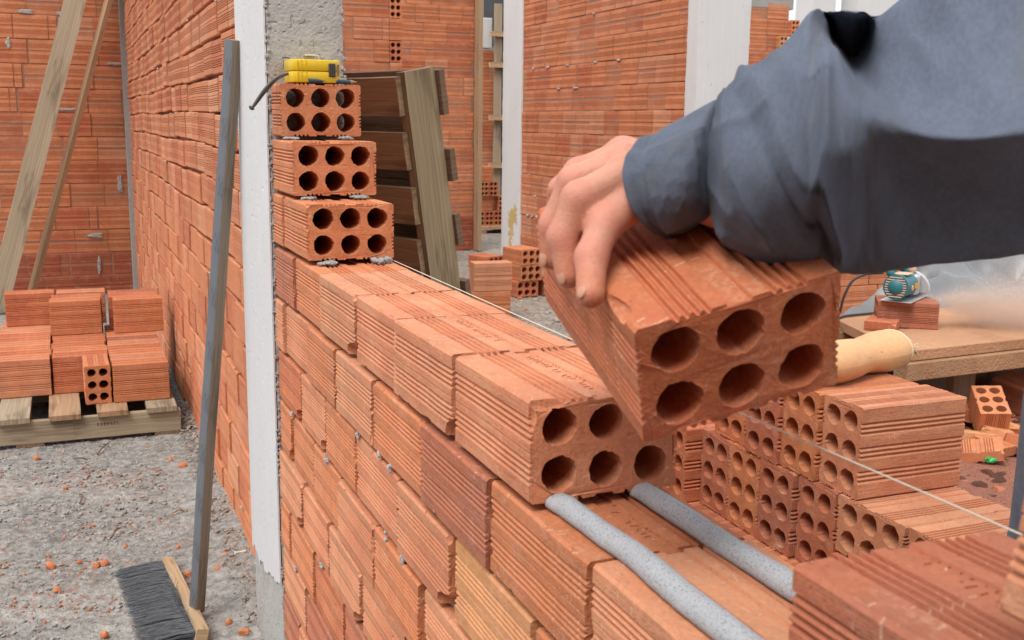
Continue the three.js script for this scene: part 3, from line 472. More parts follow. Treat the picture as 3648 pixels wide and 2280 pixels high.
// ------------------------------------------------------------------ left side
const ORD = ['front', 'second', 'third', 'fourth', 'fifth', 'sixth', 'seventh', 'eighth', 'ninth', 'tenth', 'eleventh', 'twelfth', 'thirteenth'];
{ // pallet of bricks
  const p = thing('brick_pallet', 'weathered wooden pallet on the floor under the stacked bricks, left', 'pallet', null, [-0.51, FL, -3.13]);
  for (const z of [-0.02, -0.6, -1.2]) {
    part('stringer', plankGeo(0.075, 0.034, 1.0, 4 + z), M.woodGrey, p, [0, 0.0525, z], [0, 0, Math.PI / 2]);
    for (const x of [-0.46, 0, 0.455]) part('foot', RBOX(0.09, 0.018, 0.034), M.woodDark, p, [x, 0.0075, z]);
  }
  for (let k = 0; k < 7; k++) part('deck_board', plankGeo(0.102, 0.018, 1.22, 10 + k), k % 3 ? M.wood : M.woodGrey, p, [0.43 - k * 0.159 + (k === 0 ? 0.01 : 0), 0.1, -0.61 + 0.012], [Math.PI / 2, 0, 0]).rotation.z = R(-0.01, 0.01);
  const marks = []; const q = rngOf(5); for (let k = 0; k < 7; k++) { const g = new THREE.BoxGeometry(0.0025, 0.012, 0.0006); g.translate(0.22 + k * 0.011, 0.062 + (q() - 0.5) * 0.002, -0.0021); marks.push(g, new THREE.BoxGeometry(0.006, 0.0022, 0.0006).translate(0.222 + k * 0.011, 0.057 + q() * 0.01, -0.0021)); }
  part('stencilled_mark', mergeGeometries(marks), M.woodDark, p);
  const G = 'bricks stacked on the pallet', put = (x, y, z, end, label, t) => { const o = solo('hollow_brick', pick(UP), t || tone(['orange', 'red', 'red', 'salmon', 'brown']), label, 'brick', G, [x + R(-0.004, 0.004), y, z], [R(-0.006, 0.006), (end ? 0 : Math.PI / 2) + R(-0.015, 0.015), 0]); return o; };
  const L1 = -0.79 + BW / 2 + 0.0005, L2 = L1 + BW + 0.001;
  for (let k = 0; k < 9; k++) put(-0.134, L1, -3.27 - k * 0.0905, false, `brick in the right column of the pallet's lower layer, ${ORD[k]} from the front`, k === 0 ? BM.orange[0] : k === 1 ? BM.salmon[0] : null);
  put(-0.283, L1, -3.33, true, 'brick turned end-on with six holes facing out, at the front of the pallet stack', BM.orange[1]);
  for (let k = 0; k < 7; k++) put(-0.334, L1, -3.475 - k * 0.0905, false, `brick in the middle column of the pallet's lower layer, ${ORD[k]} from the front`, k === 0 ? BM.red[1] : null);
  for (let k = 0; k < 9; k++) put(-0.532, L1, -3.465 - k * 0.0905, false, `brick in the left column of the pallet's lower layer, ${ORD[k]} from the front`);
  for (let k = 0; k < 6; k++) put(-0.733, L1, -3.62 - k * 0.0905, false, `brick in the outermost left column of the pallet's lower layer, ${ORD[k]} from the front`);
  for (let k = 0; k < 3; k++) put(-0.102 - (k ? 0.012 : 0), L2, -3.87 - k * 0.0905, false, `brick in the right column of the pallet's upper layer, ${ORD[k]} from the front`, k === 0 ? BM.orange[1] : null);
  for (let k = 0; k < 2; k++) put(-0.341 + k * 0.012, L2, -3.895 - k * 0.0905, false, `brick in the middle column of the pallet's upper layer, ${ORD[k]} from the front`, k === 0 ? BM.orange[0] : null);
  put(-0.515, L2, -4.16, false, 'leftmost brick of the pallet\'s upper layer, set farther back', BM.red[2]);
  put(-0.315, L2, -4.13, false, 'low-lit brick behind the middle column of the pallet\'s upper layer');
}
{ // planks leaning on the end wall
  const a = solo('leaning_plank', plankGeo(0.115, 0.04, 2.9, 7), M.woodGrey, 'wide weathered plank leaning on the end wall, far left', 'plank', 'planks leaning on the end wall'); between(a, [-0.765, FL + 0.01, -5.95], [0.055, 1.88, -6.50]); a.rotateY(0.1);
  const b = solo('leaning_plank', plankGeo(0.030, 0.045, 2.9, 8), M.wood, 'thin batten leaning on the end wall right of the wide plank', 'plank', 'planks leaning on the end wall'); between(b, [-0.60, FL + 0.01, -6.10], [0.24, 1.85, -6.50]); b.rotateY(0.5);
}
{ // broom
  const o = thing('push_broom', 'broom with black bristles and pale wooden head, its stick leaning on the white pillar', 'broom', null, [-0.145, FL, -1.685]);
  const dir = V(0.036, 0, 0.43).normalize(), head = plankGeo(0.034, 0.026, 0.44, 12, 0.0012); const h = part('head', head, M.woodPale, o, [0, 0.02, 0]); h.quaternion.setFromUnitVectors(V(0, 1, 0), dir); h.rotateY(Math.PI / 2 * 0 + 1.45);
  // bristles lie out to the left
  const gs = [], q = rngOf(8), one = new THREE.CylinderGeometry(0.00035, 0.0008, 1, 3, 3, true).translate(0, 0.5, 0);
  for (let k = 0; k < 1900; k++) {
    const t = (q() - 0.5), L = 0.098 + q() * 0.022, bx = -0.012 + 0.036 * t, bz = 0.425 * t, out = V(-0.93 + (q() - 0.5) * 0.16, -0.06 - 0.10 * q() + 0.02, -0.34 + (q() - 0.5) * 0.30).normalize(), g = one.clone(), p = g.attributes.position, base = V(bx, 0.014 + q() * 0.018, bz + (Math.floor(q() * 3)) * 0.001);
    for (let i = 0; i < p.count; i++) { const s = p.getY(i), w = 1, c = base.clone().addScaledVector(out, L * s); c.y -= 0.016 * s * s; c.y = Math.max(c.y, 0.004 + q() * 0.0005); p.setXYZ(i, c.x + p.getX(i) * w * 0.4, c.y + p.getX(i) * w, c.z + p.getZ(i) * w); }
    gs.push(g);
  }
  for (let k = 0; k < 14; k++) { const t = 0.1 + q() * 0.35, g = tube([[-0.012 + 0.036 * t, 0.03, 0.425 * t], [-0.03 + q() * 0.02, 0.045 + q() * 0.02, 0.425 * t - 0.03], [-0.05 + q() * 0.04, 0.05 + q() * 0.03, 0.425 * t - 0.06 - q() * 0.03]], 0.0005, 8, 3); g.deleteAttribute('uv'); gs.push(g.toNonIndexed().index ? g : g); }
  const bg = mergeGeometries(gs.map((g) => { const n = g.index ? g.toNonIndexed() : g; n.deleteAttribute('uv'); return n; })); bg.computeVertexNormals(); const br = part('bristles', bg, M.bristle, o); br.userData.kind = 'stuff';
  const st = new THREE.BoxGeometry(0.025, 1.30, 0.024, 1, 20, 1), p = st.attributes.position; for (let i = 0; i < p.count; i++) { const y = p.getY(i); p.setX(i, p.getX(i) + (n3(y * 6, 1, 0, 3) - 0.5) * 0.004); p.setZ(i, p.getZ(i) + (n3(y * 6, 4, 0, 3) - 0.5) * 0.004); }
  const uv = st.attributes.uv, pn = st.attributes.normal; for (let i = 0; i < uv.count; i++) uv.setXY(i, Math.abs(pn.getX(i)) > 0.5 ? p.getZ(i) : p.getX(i), p.getY(i));
  const s = shade(new THREE.Mesh(st, [M.stick, M.blackPaint, M.woodPale, M.stick, M.stick, M.blackPaint])); s.name = 'stick'; o.add(s);
  between(s, [0.020, 0.02, 0.095], [0.1275, 1.282, 0.233]); s.rotateY(0.55); s.scale.y = 0.975;
}
{ // crumbs on the slab
  const C = [[-0.434, -2.019, 0.014], [-0.367, -2.022, 0.009], [-0.328, -1.987, 0.012], [-0.308, -1.987, 0.013], [-0.043, -2.733, 0.014], [-0.012, -1.926, 0.016], [-0.045, -1.849, 0.013], [-0.008, -1.676, 0.014], [-0.059, -1.541, 0.012], [-0.118, -1.842, 0.013], [-0.074, -2.811, 0.010], [-0.487, -2.977, 0.012], [-0.4, -2.633, 0.010], [-0.252, -2.09, 0.009], [-0.124, -2.033, 0.009], [-0.035, -1.471, 0.019], [-0.322, -1.581, 0.012], [-0.441, -2.094, 0.008], [-0.419, -1.865, 0.011]];
  const L = ['largest red brick crumb of the row on the floor left of the broom head', 'small red crumb second in the row left of the broom head', 'left of two touching red crumbs above the broom bristles', 'right of two touching red crumbs above the broom bristles', 'red crumb on the floor halfway to the pallet, left of the stick', 'red chunk beside the small white pin near the pillar foot', 'flat red crumb between the broom head and the pillar foot', 'orange shard lying against the dirt at the pillar foot', 'red crumb lower right of the broom head', 'red crumb tucked behind the top of the broom head', 'small red crumb nearest the pallet on the right of the floor', 'red crumb far left on the floor near the pallet', 'red crumb left of middle on the open floor', 'small crumb above the bristles on the open floor', 'small crumb just left of the broom stick', 'big red chunk at the bottom edge right of the broom', 'red crumb at the bottom edge left of the bristles', 'tiny red crumb above the row at left', 'orange shard low at the far left'];
  C.forEach(([x, z, r0], i) => { const r = r0 * 0.85; solo('brick_crumb', lump(r * R(0.9, 1.2), r * R(0.6, 0.9), r * R(0.8, 1.1), i + 3, 0.45, 1), pick(BM.orange), L[i], 'crumb', null, [x, FL + r * 0.55, z], [R(0, 3), R(0, 6), R(0, 3)]); });
  const pin = thing('wall_plug', 'small white plastic pin on the floor by the pillar foot', 'plug', null, [0.008, FL + 0.022, -1.90], [0, 0.15, 0]);
  part('shank', new THREE.CylinderGeometry(0.0032, 0.0032, 0.026, 10).rotateZ(Math.PI / 2), M.paint2, pin, [0.012, 0, 0]); part('head', new THREE.CylinderGeometry(0.0052, 0.0052, 0.004, 12).rotateZ(Math.PI / 2), M.paint2, pin, [-0.002, 0, 0]);
  [[[-0.285, -2.16], [-0.272, -2.19], [-0.262, -2.225], 'curled dry twig in the middle of the floor'], [[-0.30, -2.95], [-0.28, -3.0], [-0.262, -3.07], 'dry twig near the front of the pallet'], [[-0.36, -2.55], [-0.352, -2.52], [-0.36, -2.47], 'short dark twig left of the middle of the floor'], [[-0.374, -2.93], [-0.35, -2.90], [-0.33, -2.90], 'bent twig at left near the pallet'], [[-0.112, -2.297], [-0.098, -2.295], [-0.083, -2.30], 'yellow splinter of wood left of the broom stick']].forEach(([a, b, c, l], i) => solo('twig', tube([[a[0], FL + 0.008, a[1]], [b[0], FL + 0.016, b[1]], [c[0], FL + 0.008, c[1]]], i === 4 ? 0.0032 : 0.0026, 12, 5), i === 4 ? M.woodPale : M.woodDark, l, 'twig'));
  const scatter = (name, m, n, r0, r1, f, flat = 0.6) => { const g = lump(1, flat, 0.85, 5, 0.45, 1), im = new THREE.InstancedMesh(g, m, n), d = new THREE.Object3D(); for (let k = 0; k < n; k++) { const [x, y, z] = f(), s = r0 + (r1 - r0) * Math.pow(rnd(), 3); d.position.set(x, y + s * 0.2, z); d.scale.setScalar(s); d.rotation.set(R(-0.4, 0.4), R(0, 6.3), R(-0.4, 0.4)); d.updateMatrix(); im.setMatrixAt(k, d.matrix); } im.name = numbered(name); im.userData.kind = 'stuff'; shade(im); scene.add(im); return im; };
  const zz = () => -1.25 - 1.95 * Math.pow(rnd(), 0.8);
  scatter('gravel', mat({ color: col(0.40, 0.38, 0.355), map: tiled(CONC, 0.1) }), 4200, 0.0015, 0.0075, () => [R(-0.85, 0.02), FL - 0.001, zz()]);
  scatter('gravel', mat({ color: col(0.27, 0.26, 0.25), map: tiled(CONC, 0.1) }), 900, 0.0015, 0.007, () => [R(-0.85, 0.02), FL - 0.001, zz()]);
  scatter('brick_grit', BM.orange[0], 1700, 0.001, 0.0055, () => { const b = pick([-2.0, -1.78, -2.25, -2.7]); return rnd() < 0.55 ? [R(-0.8, 0), FL, b + R(-0.05, 0.05) * (1 + rnd())] : [R(-0.85, 0), FL, zz()]; });
  scatter('wall_foot_dirt', mat({ color: col(0.38, 0.31, 0.26), map: tiled(CONC, 0.2) }), 2200, 0.002, 0.009, () => { const z = -1.3 - 2.2 * rnd(); return [0.05 - Math.abs(R(0, 0.09) * rnd()), FL + 0.02, z]; });
  scatter('yard_rubble', mat({ color: col(0.42, 0.37, 0.32), map: tiled(CONC, 0.2) }), 1600, 0.004, 0.02, () => [R(0.9, 3.2), GR, R(-5.2, -2.9)]);
  scatter('yard_rubble', BM.red[0], 700, 0.003, 0.02, () => [R(0.9, 3.0), GR, R(-5.5, -2.6)]);
  scatter('soil_clods', M.soil, 3000, 0.005, 0.03, () => [R(1.5, 3.2), GR + 0.01, R(-2.0, -0.7)]);
  scatter('soil_clods', BM.red[1], 900, 0.004, 0.024, () => [R(1.6, 3.0), GR + 0.015, R(-1.95, -0.9)], 0.45);
}

// ------------------------------------------------------------------ on the pier
{
  const o = thing('tape_measure', 'yellow tape measure with black button lying on top of the pier', 'tape measure', null, [0.066, 0.2865, -1.118]);
  const s = new THREE.Shape(), w = 0.082, d = 0.066; s.moveTo(-w / 2 + 0.012, -d / 2); s.lineTo(w / 2 - 0.006, -d / 2); s.quadraticCurveTo(w / 2, -d / 2, w / 2, -d / 2 + 0.008); s.lineTo(w / 2, d / 2 - 0.02); s.quadraticCurveTo(w / 2, d / 2, w / 2 - 0.02, d / 2); s.lineTo(-w / 2 + 0.016, d / 2); s.quadraticCurveTo(-w / 2, d / 2, -w / 2, d / 2 - 0.016); s.lineTo(-w / 2, -d / 2 + 0.012); s.quadraticCurveTo(-w / 2, -d / 2, -w / 2 + 0.012, -d / 2);
  const half = (h) => { const g = new THREE.ExtrudeGeometry(s, { depth: h - 0.006, bevelEnabled: true, bevelSize: 0.0035, bevelThickness: 0.003, bevelSegments: 3, curveSegments: 10 }); g.rotateX(Math.PI / 2).scale(1, -1, 1); return g; };
  const lo = half(0.0195); lo.computeVertexNormals(); const fix = (g) => { const n = g.index ? g.toNonIndexed() : g, p = n.attributes.position; for (let i = 0; i < p.count; i += 3) { const x = p.getX(i), y = p.getY(i), z = p.getZ(i); p.setXYZ(i, p.getX(i + 2), p.getY(i + 2), p.getZ(i + 2)); p.setXYZ(i + 2, x, y, z); } return toCreasedNormals(n, 0.5); };
  const A = fix(half(0.0195)); part('lower_case', A, M.yellow, o, [0, 0.0035, 0]); part('upper_case', A, M.yellow, o, [0, 0.0232, 0]);
  part('lock_button', RBOX(0.0125, 0.023, 0.006, 0.0015), M.black, o, [0.0262, 0.0225, 0.0345]); for (let k = 0; k < 4; k++) part('button_rib', RBOX(0.0016, 0.021, 0.0015, 0.0006), M.strap, o, [0.0217 + k * 0.003, 0.0225, 0.0382]);
  part('blade_mouth', RBOX(0.004, 0.020, 0.0015, 0.0005), M.woodDark, o, [0.0365, 0.0225, 0.0368]);
  for (const x of [-0.033, -0.026, -0.018]) part('grip_groove', RBOX(0.0008, 0.034, 0.001, 0.0003), mat({ color: col(0.6, 0.38, 0.01) }), o, [x, 0.022, 0.0367]);
  part('belt_clip', RBOX(0.024, 0.0025, 0.03, 0.001), M.steel, o, [-0.004, 0.0475, 0.004]); part('clip_foot', RBOX(0.024, 0.004, 0.008, 0.001), M.steel, o, [-0.004, 0.0445, -0.008]);
  const st = (dx, dz) => tube([[-0.040, 0.0175, 0.012], [-0.062, 0.010 + dz * 0.4, 0.016], [-0.086, -0.010 + dz, 0.022 + dx], [-0.104, -0.034 + dz * 0.6, 0.026 + dx], [-0.110, -0.043, 0.028]], 0.0021, 26, 8);
  const b = part('wrist_strap', mergeGeometries([st(0.0015, 0.0005), st(-0.001, -0.0062)]), M.strap, o); part('strap_end', new THREE.TorusGeometry(0.0034, 0.0019, 8, 16, Math.PI).rotateZ(-0.6 + Math.PI), M.strap, b, [-0.1095, -0.0415, 0.0275]);
  const pc = thing('pencil', 'dark carpenter\'s pencil with a bare sharpened tip under the tape measure', 'pencil', null, [0.100, 0.2905, -1.088], [0, 0.12, -0.006]);
  part('barrel', new THREE.CylinderGeometry(0.0042, 0.0042, 0.075, 6).rotateZ(Math.PI / 2), mat({ color: col(0.03, 0.06, 0.085), roughness: 0.4 }), pc, [-0.012, 0, 0]); part('wood_tip', new THREE.ConeGeometry(0.0042, 0.016, 10).rotateZ(-Math.PI / 2), M.woodPale, pc, [0.0335, 0, 0]); part('lead', new THREE.ConeGeometry(0.0011, 0.005, 8).rotateZ(-Math.PI / 2), M.black, pc, [0.0405, 0, 0]);
}
solo('mason_line', tube([[0.1415, 0.0035, -1.17], [0.1415, 0.0022, -0.6], [0.1415, 0.0014, 0], [0.1415, 0.0026, 0.42], [0.1415, 0.0035, 0.80]], 0.00065, 60, 6), M.string, 'taut pale mason\'s string along the right edge of the wall top', 'string');

// ------------------------------------------------------------------ pallet leaning behind the pier
{
  const lean = (label, px, py, pz, ry, rx, rz, k0, ms) => {
    const o = thing('leaning_pallet', label, 'pallet', 'pallets leaning behind the pier', [px, py, pz]); o.rotation.order = 'YXZ'; o.rotation.set(rx, ry, rz);
    for (const z of [0, -0.44, -0.88]) part('stringer', plankGeo(0.118, 0.032, 1.115, 31 + k0 + z * 3, 0.0015), ms[0], o, [0, 0.56, z]);
    [1.055, 0.905, 0.75, 0.60, 0.44, 0.28, 0.06].forEach((y, k) => { part('deck_board', plankGeo(0.104, 0.019, 0.93, 40 + k + k0), k % 2 ? ms[1] : ms[2], o, [-0.071, y, -0.458 + R(-0.008, 0.004)], [Math.PI / 2, 0, Math.PI / 2]).rotation.set(0, 0, 0); const b = o.children[o.children.length - 1]; b.rotation.order = 'YXZ'; b.rotation.set(Math.PI / 2, 0, 0); b.rotateY(Math.PI / 2); });
    [1.045, 0.93, 0.84, 0.745, 0.65, 0.55, 0.45, 0.35, 0.25, 0.15, 0.06].forEach((y, k) => { const b = part('rear_board', plankGeo(k === 0 ? 0.125 : 0.092, 0.022, 0.93, 60 + k + k0), k === 0 ? M.woodDark : ms[3], o, [0.0725, y, -0.44 + (k % 2 ? -0.05 : R(-0.005, 0.018))]); b.rotation.order = 'YXZ'; b.rotation.set(Math.PI / 2, 0, 0); b.rotateY(Math.PI / 2); });
    return o;
  };
  lean('weathered wooden pallet leaning on edge behind the pier, broad plank to the front', 0.735, GR, -2.20, 0.477, 0.0, 0.175, 0, [M.palletBrown, M.wood, M.wood, M.woodDark]);
}

// ------------------------------------------------------------------ right side
{ // brick stack beside the wall
  const G = 'bricks stacked right of the wall';
  const up = (x, yTop, z, label, t, k = 0, ry = 0) => solo('hollow_brick', UP[k % 4], t, label, 'brick', G, [x + BL / 2, yTop - BW / 2, z], [R(-0.004, 0.004), Math.PI / 2 + ry + R(-0.008, 0.008), R(-0.004, 0.004)]);
  const fl = (x, yTop, z, label, t, k = 0) => { const o = solo('hollow_brick', HI[k % 5], t, label, 'brick', G, [x + BL / 2, yTop - BH / 2, z], [0, Math.PI / 2 + R(-0.01, 0.01), 0]); return o; };
  const T = -0.174, U = T - BW - 0.0006, Vv = U - BW - 0.0006, W = Vv - BW - 0.0006;
  up(0.703, T, -0.4505, 'large pinkish brick showing its full grooved side, top right of the stack', BM.salmon[0], 0, -0.016); up(0.697, T, -0.541, 'orange-brown brick second from the right in the stack\'s top layer', BM.orange[0], 2, -0.01);
  up(0.690, T, -0.631, 'third brick from the right in the stack\'s top layer', BM.brown[2], 1, 0.01); up(0.700, T, -0.737, 'leftmost brick of the stack\'s top layer, mostly behind the held brick', BM.red[1], 3, 0.03);
  up(0.698, U, -0.4915, 'brick under the gap between the two right bricks of the top layer', BM.brown[2], 1); up(0.690, U, -0.585, 'brick in the stack\'s second layer with its dark grooved side showing', BM.brown[1], 0); up(0.692, U, -0.676, 'second-layer brick left of the dark grooved one', BM.orange[0], 2); up(0.694, U, -0.766, 'second-layer brick with a thin seam, third from its left end', BM.brown[2], 3); up(0.666, U, -0.86, 'leftmost brick of the stack\'s second layer, closest to the mortar rope', BM.red[2], 1, -0.01);
  fl(0.698, U, -0.372, 'flat-laid brick with pale grooved top, nearest the string', BM.peach[0], 0); fl(0.700, U + 0.001, -0.228, 'flat-laid brick partly behind the string at right', BM.peach[1], 2);
  ['left', 'second', 'third', 'fourth', 'fifth'].forEach((n, i) => { up(0.666, Vv, -0.86 + i * 0.0915, `third-layer brick, ${n === 'left' ? 'leftmost' : n + ' from the left'}, low in the stack`, tone(['orange', 'brown', 'salmon']), i); up(0.672, W, -0.86 + i * 0.0915, `bottom-layer brick, ${n === 'left' ? 'leftmost' : n + ' from the left'}, on the ground under the stack`, tone(['red', 'brown']), i + 1); });
  for (let c = 0; c < 4; c++) for (let k = 0; k < 2; k++) { const o = fl(0.69, U - BH - 0.001 - c * 0.0838, -0.372 + k * 0.144, `flat brick ${['first', 'second', 'third', 'fourth'][c]} below the ${k ? 'nearer' : 'farther'} flat-laid one`, tone(['orange', 'red']), c + k); o.scale.y = 0.945; }
  // upper brick at the right edge
  const e = solo('hollow_brick', HI[1], BM.salmon[1], 'brick cut off by the right edge of the picture, standing on the near wall end', 'brick', null, [0.088, 0.0975, 0.578], [0.02, -0.03, 0.09]); e.rotation.set(0.03, 0.05, -0.13); e.position.set(0.093, 0.012 + BH / 2, 0.463 + BL / 2);
}
{ // mortar bag
  const o = thing('mortar_bag', 'tan leather mortar bag tied at its end, lying on the brick stack', 'bag', null, [0.815, -0.1755, -0.572], [0, 0.30, 0]); o.scale.setScalar(1.0);
  const prof = [[-0.10, 0.024], [-0.08, 0.033], [-0.04, 0.0355], [0.0, 0.0325], [0.025, 0.030], [0.05, 0.0325], [0.085, 0.036], [0.115, 0.034], [0.135, 0.0275], [0.150, 0.018], [0.160, 0.009], [0.166, 0.004]], g = new THREE.LatheGeometry(prof.map(([x, r]) => new THREE.Vector2(r, x)), 40).rotateZ(-Math.PI / 2), p = g.attributes.position;
  const sm = new THREE.CatmullRomCurve3(prof.map(([x, r]) => V(x, r, 0))), pts = sm.getPoints(70).map((q) => new THREE.Vector2(Math.max(q.y, 0.001), q.x));
  const bag = new THREE.LatheGeometry(pts, 48).rotateZ(-Math.PI / 2), bp = bag.attributes.position;
  for (let i = 0; i < bp.count; i++) { let x = bp.getX(i), y = bp.getY(i), z = bp.getZ(i); const k = 1 + 0.05 * (n3(x * 40, y * 40, z * 40, 3) - 0.5) + (x > 0.13 ? 0.25 * Math.sin(Math.atan2(z, y) * 9) * sstep(0.13, 0.165, x) : 0); y = y * k * 0.95 + 0.033; z *= k * 1.15; if (y < 0.003) y = 0.0015 + y * 0.2; bp.setXYZ(i, x, Math.max(y, 0.001), z); }
  bag.computeVertexNormals(); const uv = bag.attributes.uv; for (let i = 0; i < uv.count; i++) uv.setXY(i, uv.getX(i) * 0.22, uv.getY(i) * 0.27); part('bag_body', bag, M.leather, o);
  part('seam', new THREE.TorusGeometry(0.0338, 0.0012, 6, 48).rotateY(Math.PI / 2).scale(1, 0.96, 1.14), M.seam, o, [0.118, 0.033, 0]);
  part('tie', new THREE.TorusGeometry(0.0075, 0.002, 6, 16).rotateY(Math.PI / 2), M.woodDark, o, [0.159, 0.033, 0]);
  const q = rngOf(3); for (let k = 0; k < 9; k++) part('loose_thread', tube([[0.16, 0.033, 0], [0.172, 0.033 + (q() - 0.5) * 0.012, (q() - 0.5) * 0.012], [0.182 + q() * 0.01, 0.030 + (q() - 0.5) * 0.03, (q() - 0.5) * 0.03]], k ? 0.0005 : 0.0016, 8, 5), k ? M.seam : M.woodGrey, o);
}
const BT = -0.435;
{ // bench with the saw on a brick
  const o = thing('work_bench', 'low dusty plank bench carrying the saw, right background', 'bench', null, [1.97, GR, -1.67]);
  const H = BT - GR; const slab = (pts, y, t, name, m, s) => { const sh = new THREE.Shape(pts.map(([x, z]) => new THREE.Vector2(x, -z))), g = new THREE.ExtrudeGeometry(sh, { depth: t - 0.006, bevelEnabled: true, bevelSize: 0.003, bevelThickness: 0.003, bevelSegments: 2 }); g.rotateX(-Math.PI / 2); return part(name, boxUV(g), m, o, [0, y - t + 0.003, 0]); };
  slab([[0, 0], [1.15, -0.06], [1.3, -0.32], [0.07, -0.27]], H, 0.034, 'top_board', M.dusted, 1); slab([[0.072, -0.277], [1.3, -0.33], [1.4, -0.60], [0.16, -0.55]], H - 0.002, 0.034, 'top_board', M.dusted, 2);
  slab([[-0.02, 0.02], [1.15, -0.04], [1.16, -0.10], [0.0, -0.05]], H - 0.036, 0.055, 'edge_beam', M.dustedBeam, 3); slab([[0.10, -0.45], [1.2, -0.5], [1.2, -0.55], [0.12, -0.50]], H - 0.036, 0.055, 'edge_beam', M.dustedBeam, 4);
  for (const [x, z, w] of [[0.32, -0.10, 0.09], [0.95, -0.12, 0.09], [0.35, -0.5, 0.09], [1.0, -0.5, 0.09]]) part('leg', BOX(w, H - 0.094, 0.03), M.woodDark, o, [x, (H - 0.094) / 2, z]);
  part('dark_back_panel', BOX(1.0, H - 0.1, 0.02), M.woodDark, o, [0.75, (H - 0.1) / 2, -0.30]);  // dark board put where the space under the bench is dark
  const b = solo('hollow_brick', MIDH[0], BM.brown[0], 'brown brick under the saw on the bench', 'brick', null, [2.262, BT + BH / 2 + 0.0005, -2.01], [0, 0.93, 0]);
  const c = solo('broken_brick', brickGeo({ h: 0.03, ny: 1, w: 0.12, seed: 52, fine: false, holes: false, L: 0.10, chips: [CORNER(-1, 1, 1, 0.012, 0.12, 0.03, 0.10)] }), BM.red[2], 'broken slab of hollow brick lying in front of the saw brick', 'broken brick', null, [2.145, BT + 0.0155, -1.985], [0, 0.7, 0]);
  const s = thing('circular_saw', 'teal hand-held masonry saw coated in dust, standing on the brick', 'saw', null, [2.235, BT + BH + 0.002, -2.00], [0, 0.55, 0]);
  part('base_plate', RBOX(0.20, 0.004, 0.10, 0.001), M.aluminium, s, [0.02, 0.003, 0.0]);
  const mot = new THREE.CapsuleGeometry(0.040, 0.085, 6, 20).rotateZ(Math.PI / 2); part('motor_body', mot, M.teal, s, [-0.02, 0.052, 0]);
  part('vent_cap', new THREE.CylinderGeometry(0.042, 0.038, 0.030, 20).rotateZ(Math.PI / 2), M.teal, s, [-0.075, 0.052, 0]); for (let k = -4; k <= 4; k++) part('vent_slat', RBOX(0.003, 0.0035, 0.07 * Math.sqrt(1 - (k / 5) ** 2), 0.001), M.dustTan, s, [-0.0915, 0.052 + k * 0.008, 0]);
  part('vent_badge', new THREE.CylinderGeometry(0.016, 0.016, 0.003, 16).rotateZ(Math.PI / 2), M.dustTan, s, [-0.0935, 0.055, 0]);
  part('gear_case', RBOX(0.045, 0.070, 0.075, 0.010), M.aluminium, s, [0.045, 0.048, 0.0]); part('label_plate', RBOX(0.038, 0.018, 0.002, 0.0005), mat({ color: col(0.62, 0.33, 0.05) }), s, [0.008, 0.050, 0.0405]); part('brush_cap', new THREE.CylinderGeometry(0.009, 0.009, 0.006, 14).rotateX(Math.PI / 2), M.dustTan, s, [-0.038, 0.047, 0.039]);
  const gd = new THREE.Shape(); gd.absarc(0, 0, 0.062, -0.1, Math.PI + 0.1, false); gd.closePath(); part('blade_guard', new THREE.ExtrudeGeometry(gd, { depth: 0.014, bevelEnabled: true, bevelSize: 0.002, bevelThickness: 0.002, bevelSegments: 2, curveSegments: 24 }).rotateY(Math.PI / 2), M.aluminium, s, [0.076, 0.026, 0]); part('blade', new THREE.CylinderGeometry(0.055, 0.055, 0.0022, 40).rotateZ(Math.PI / 2), M.steel, s, [0.084, 0.022, 0]);
  part('handle', tube([[-0.055, 0.080, -0.02], [-0.065, 0.098, -0.03], [-0.02, 0.106, -0.03], [0.035, 0.104, -0.02], [0.055, 0.080, -0.01]], 0.0125, 30, 12), M.teal, s); part('front_knob', new THREE.SphereGeometry(0.015, 16, 12), M.dustTan, s, [0.065, 0.098, 0.005]); part('trim_dust', RBOX(0.06, 0.003, 0.05, 0.001), M.dustTan, s, [-0.03, 0.092, 0.004]);
  solo('power_cord', tube([[2.17, -0.255, -2.03], [2.13, -0.262, -2.06], [2.09, -0.285, -2.08], [2.065, -0.34, -2.09], [2.058, -0.40, -2.10], [2.062, BT + 0.004, -2.13], [2.15, BT + 0.004, -2.19], [2.3, BT + 0.004, -2.21]], 0.0045, 60, 8), M.black, 'dark power cord arching down from the saw to the bench', 'cord');
}
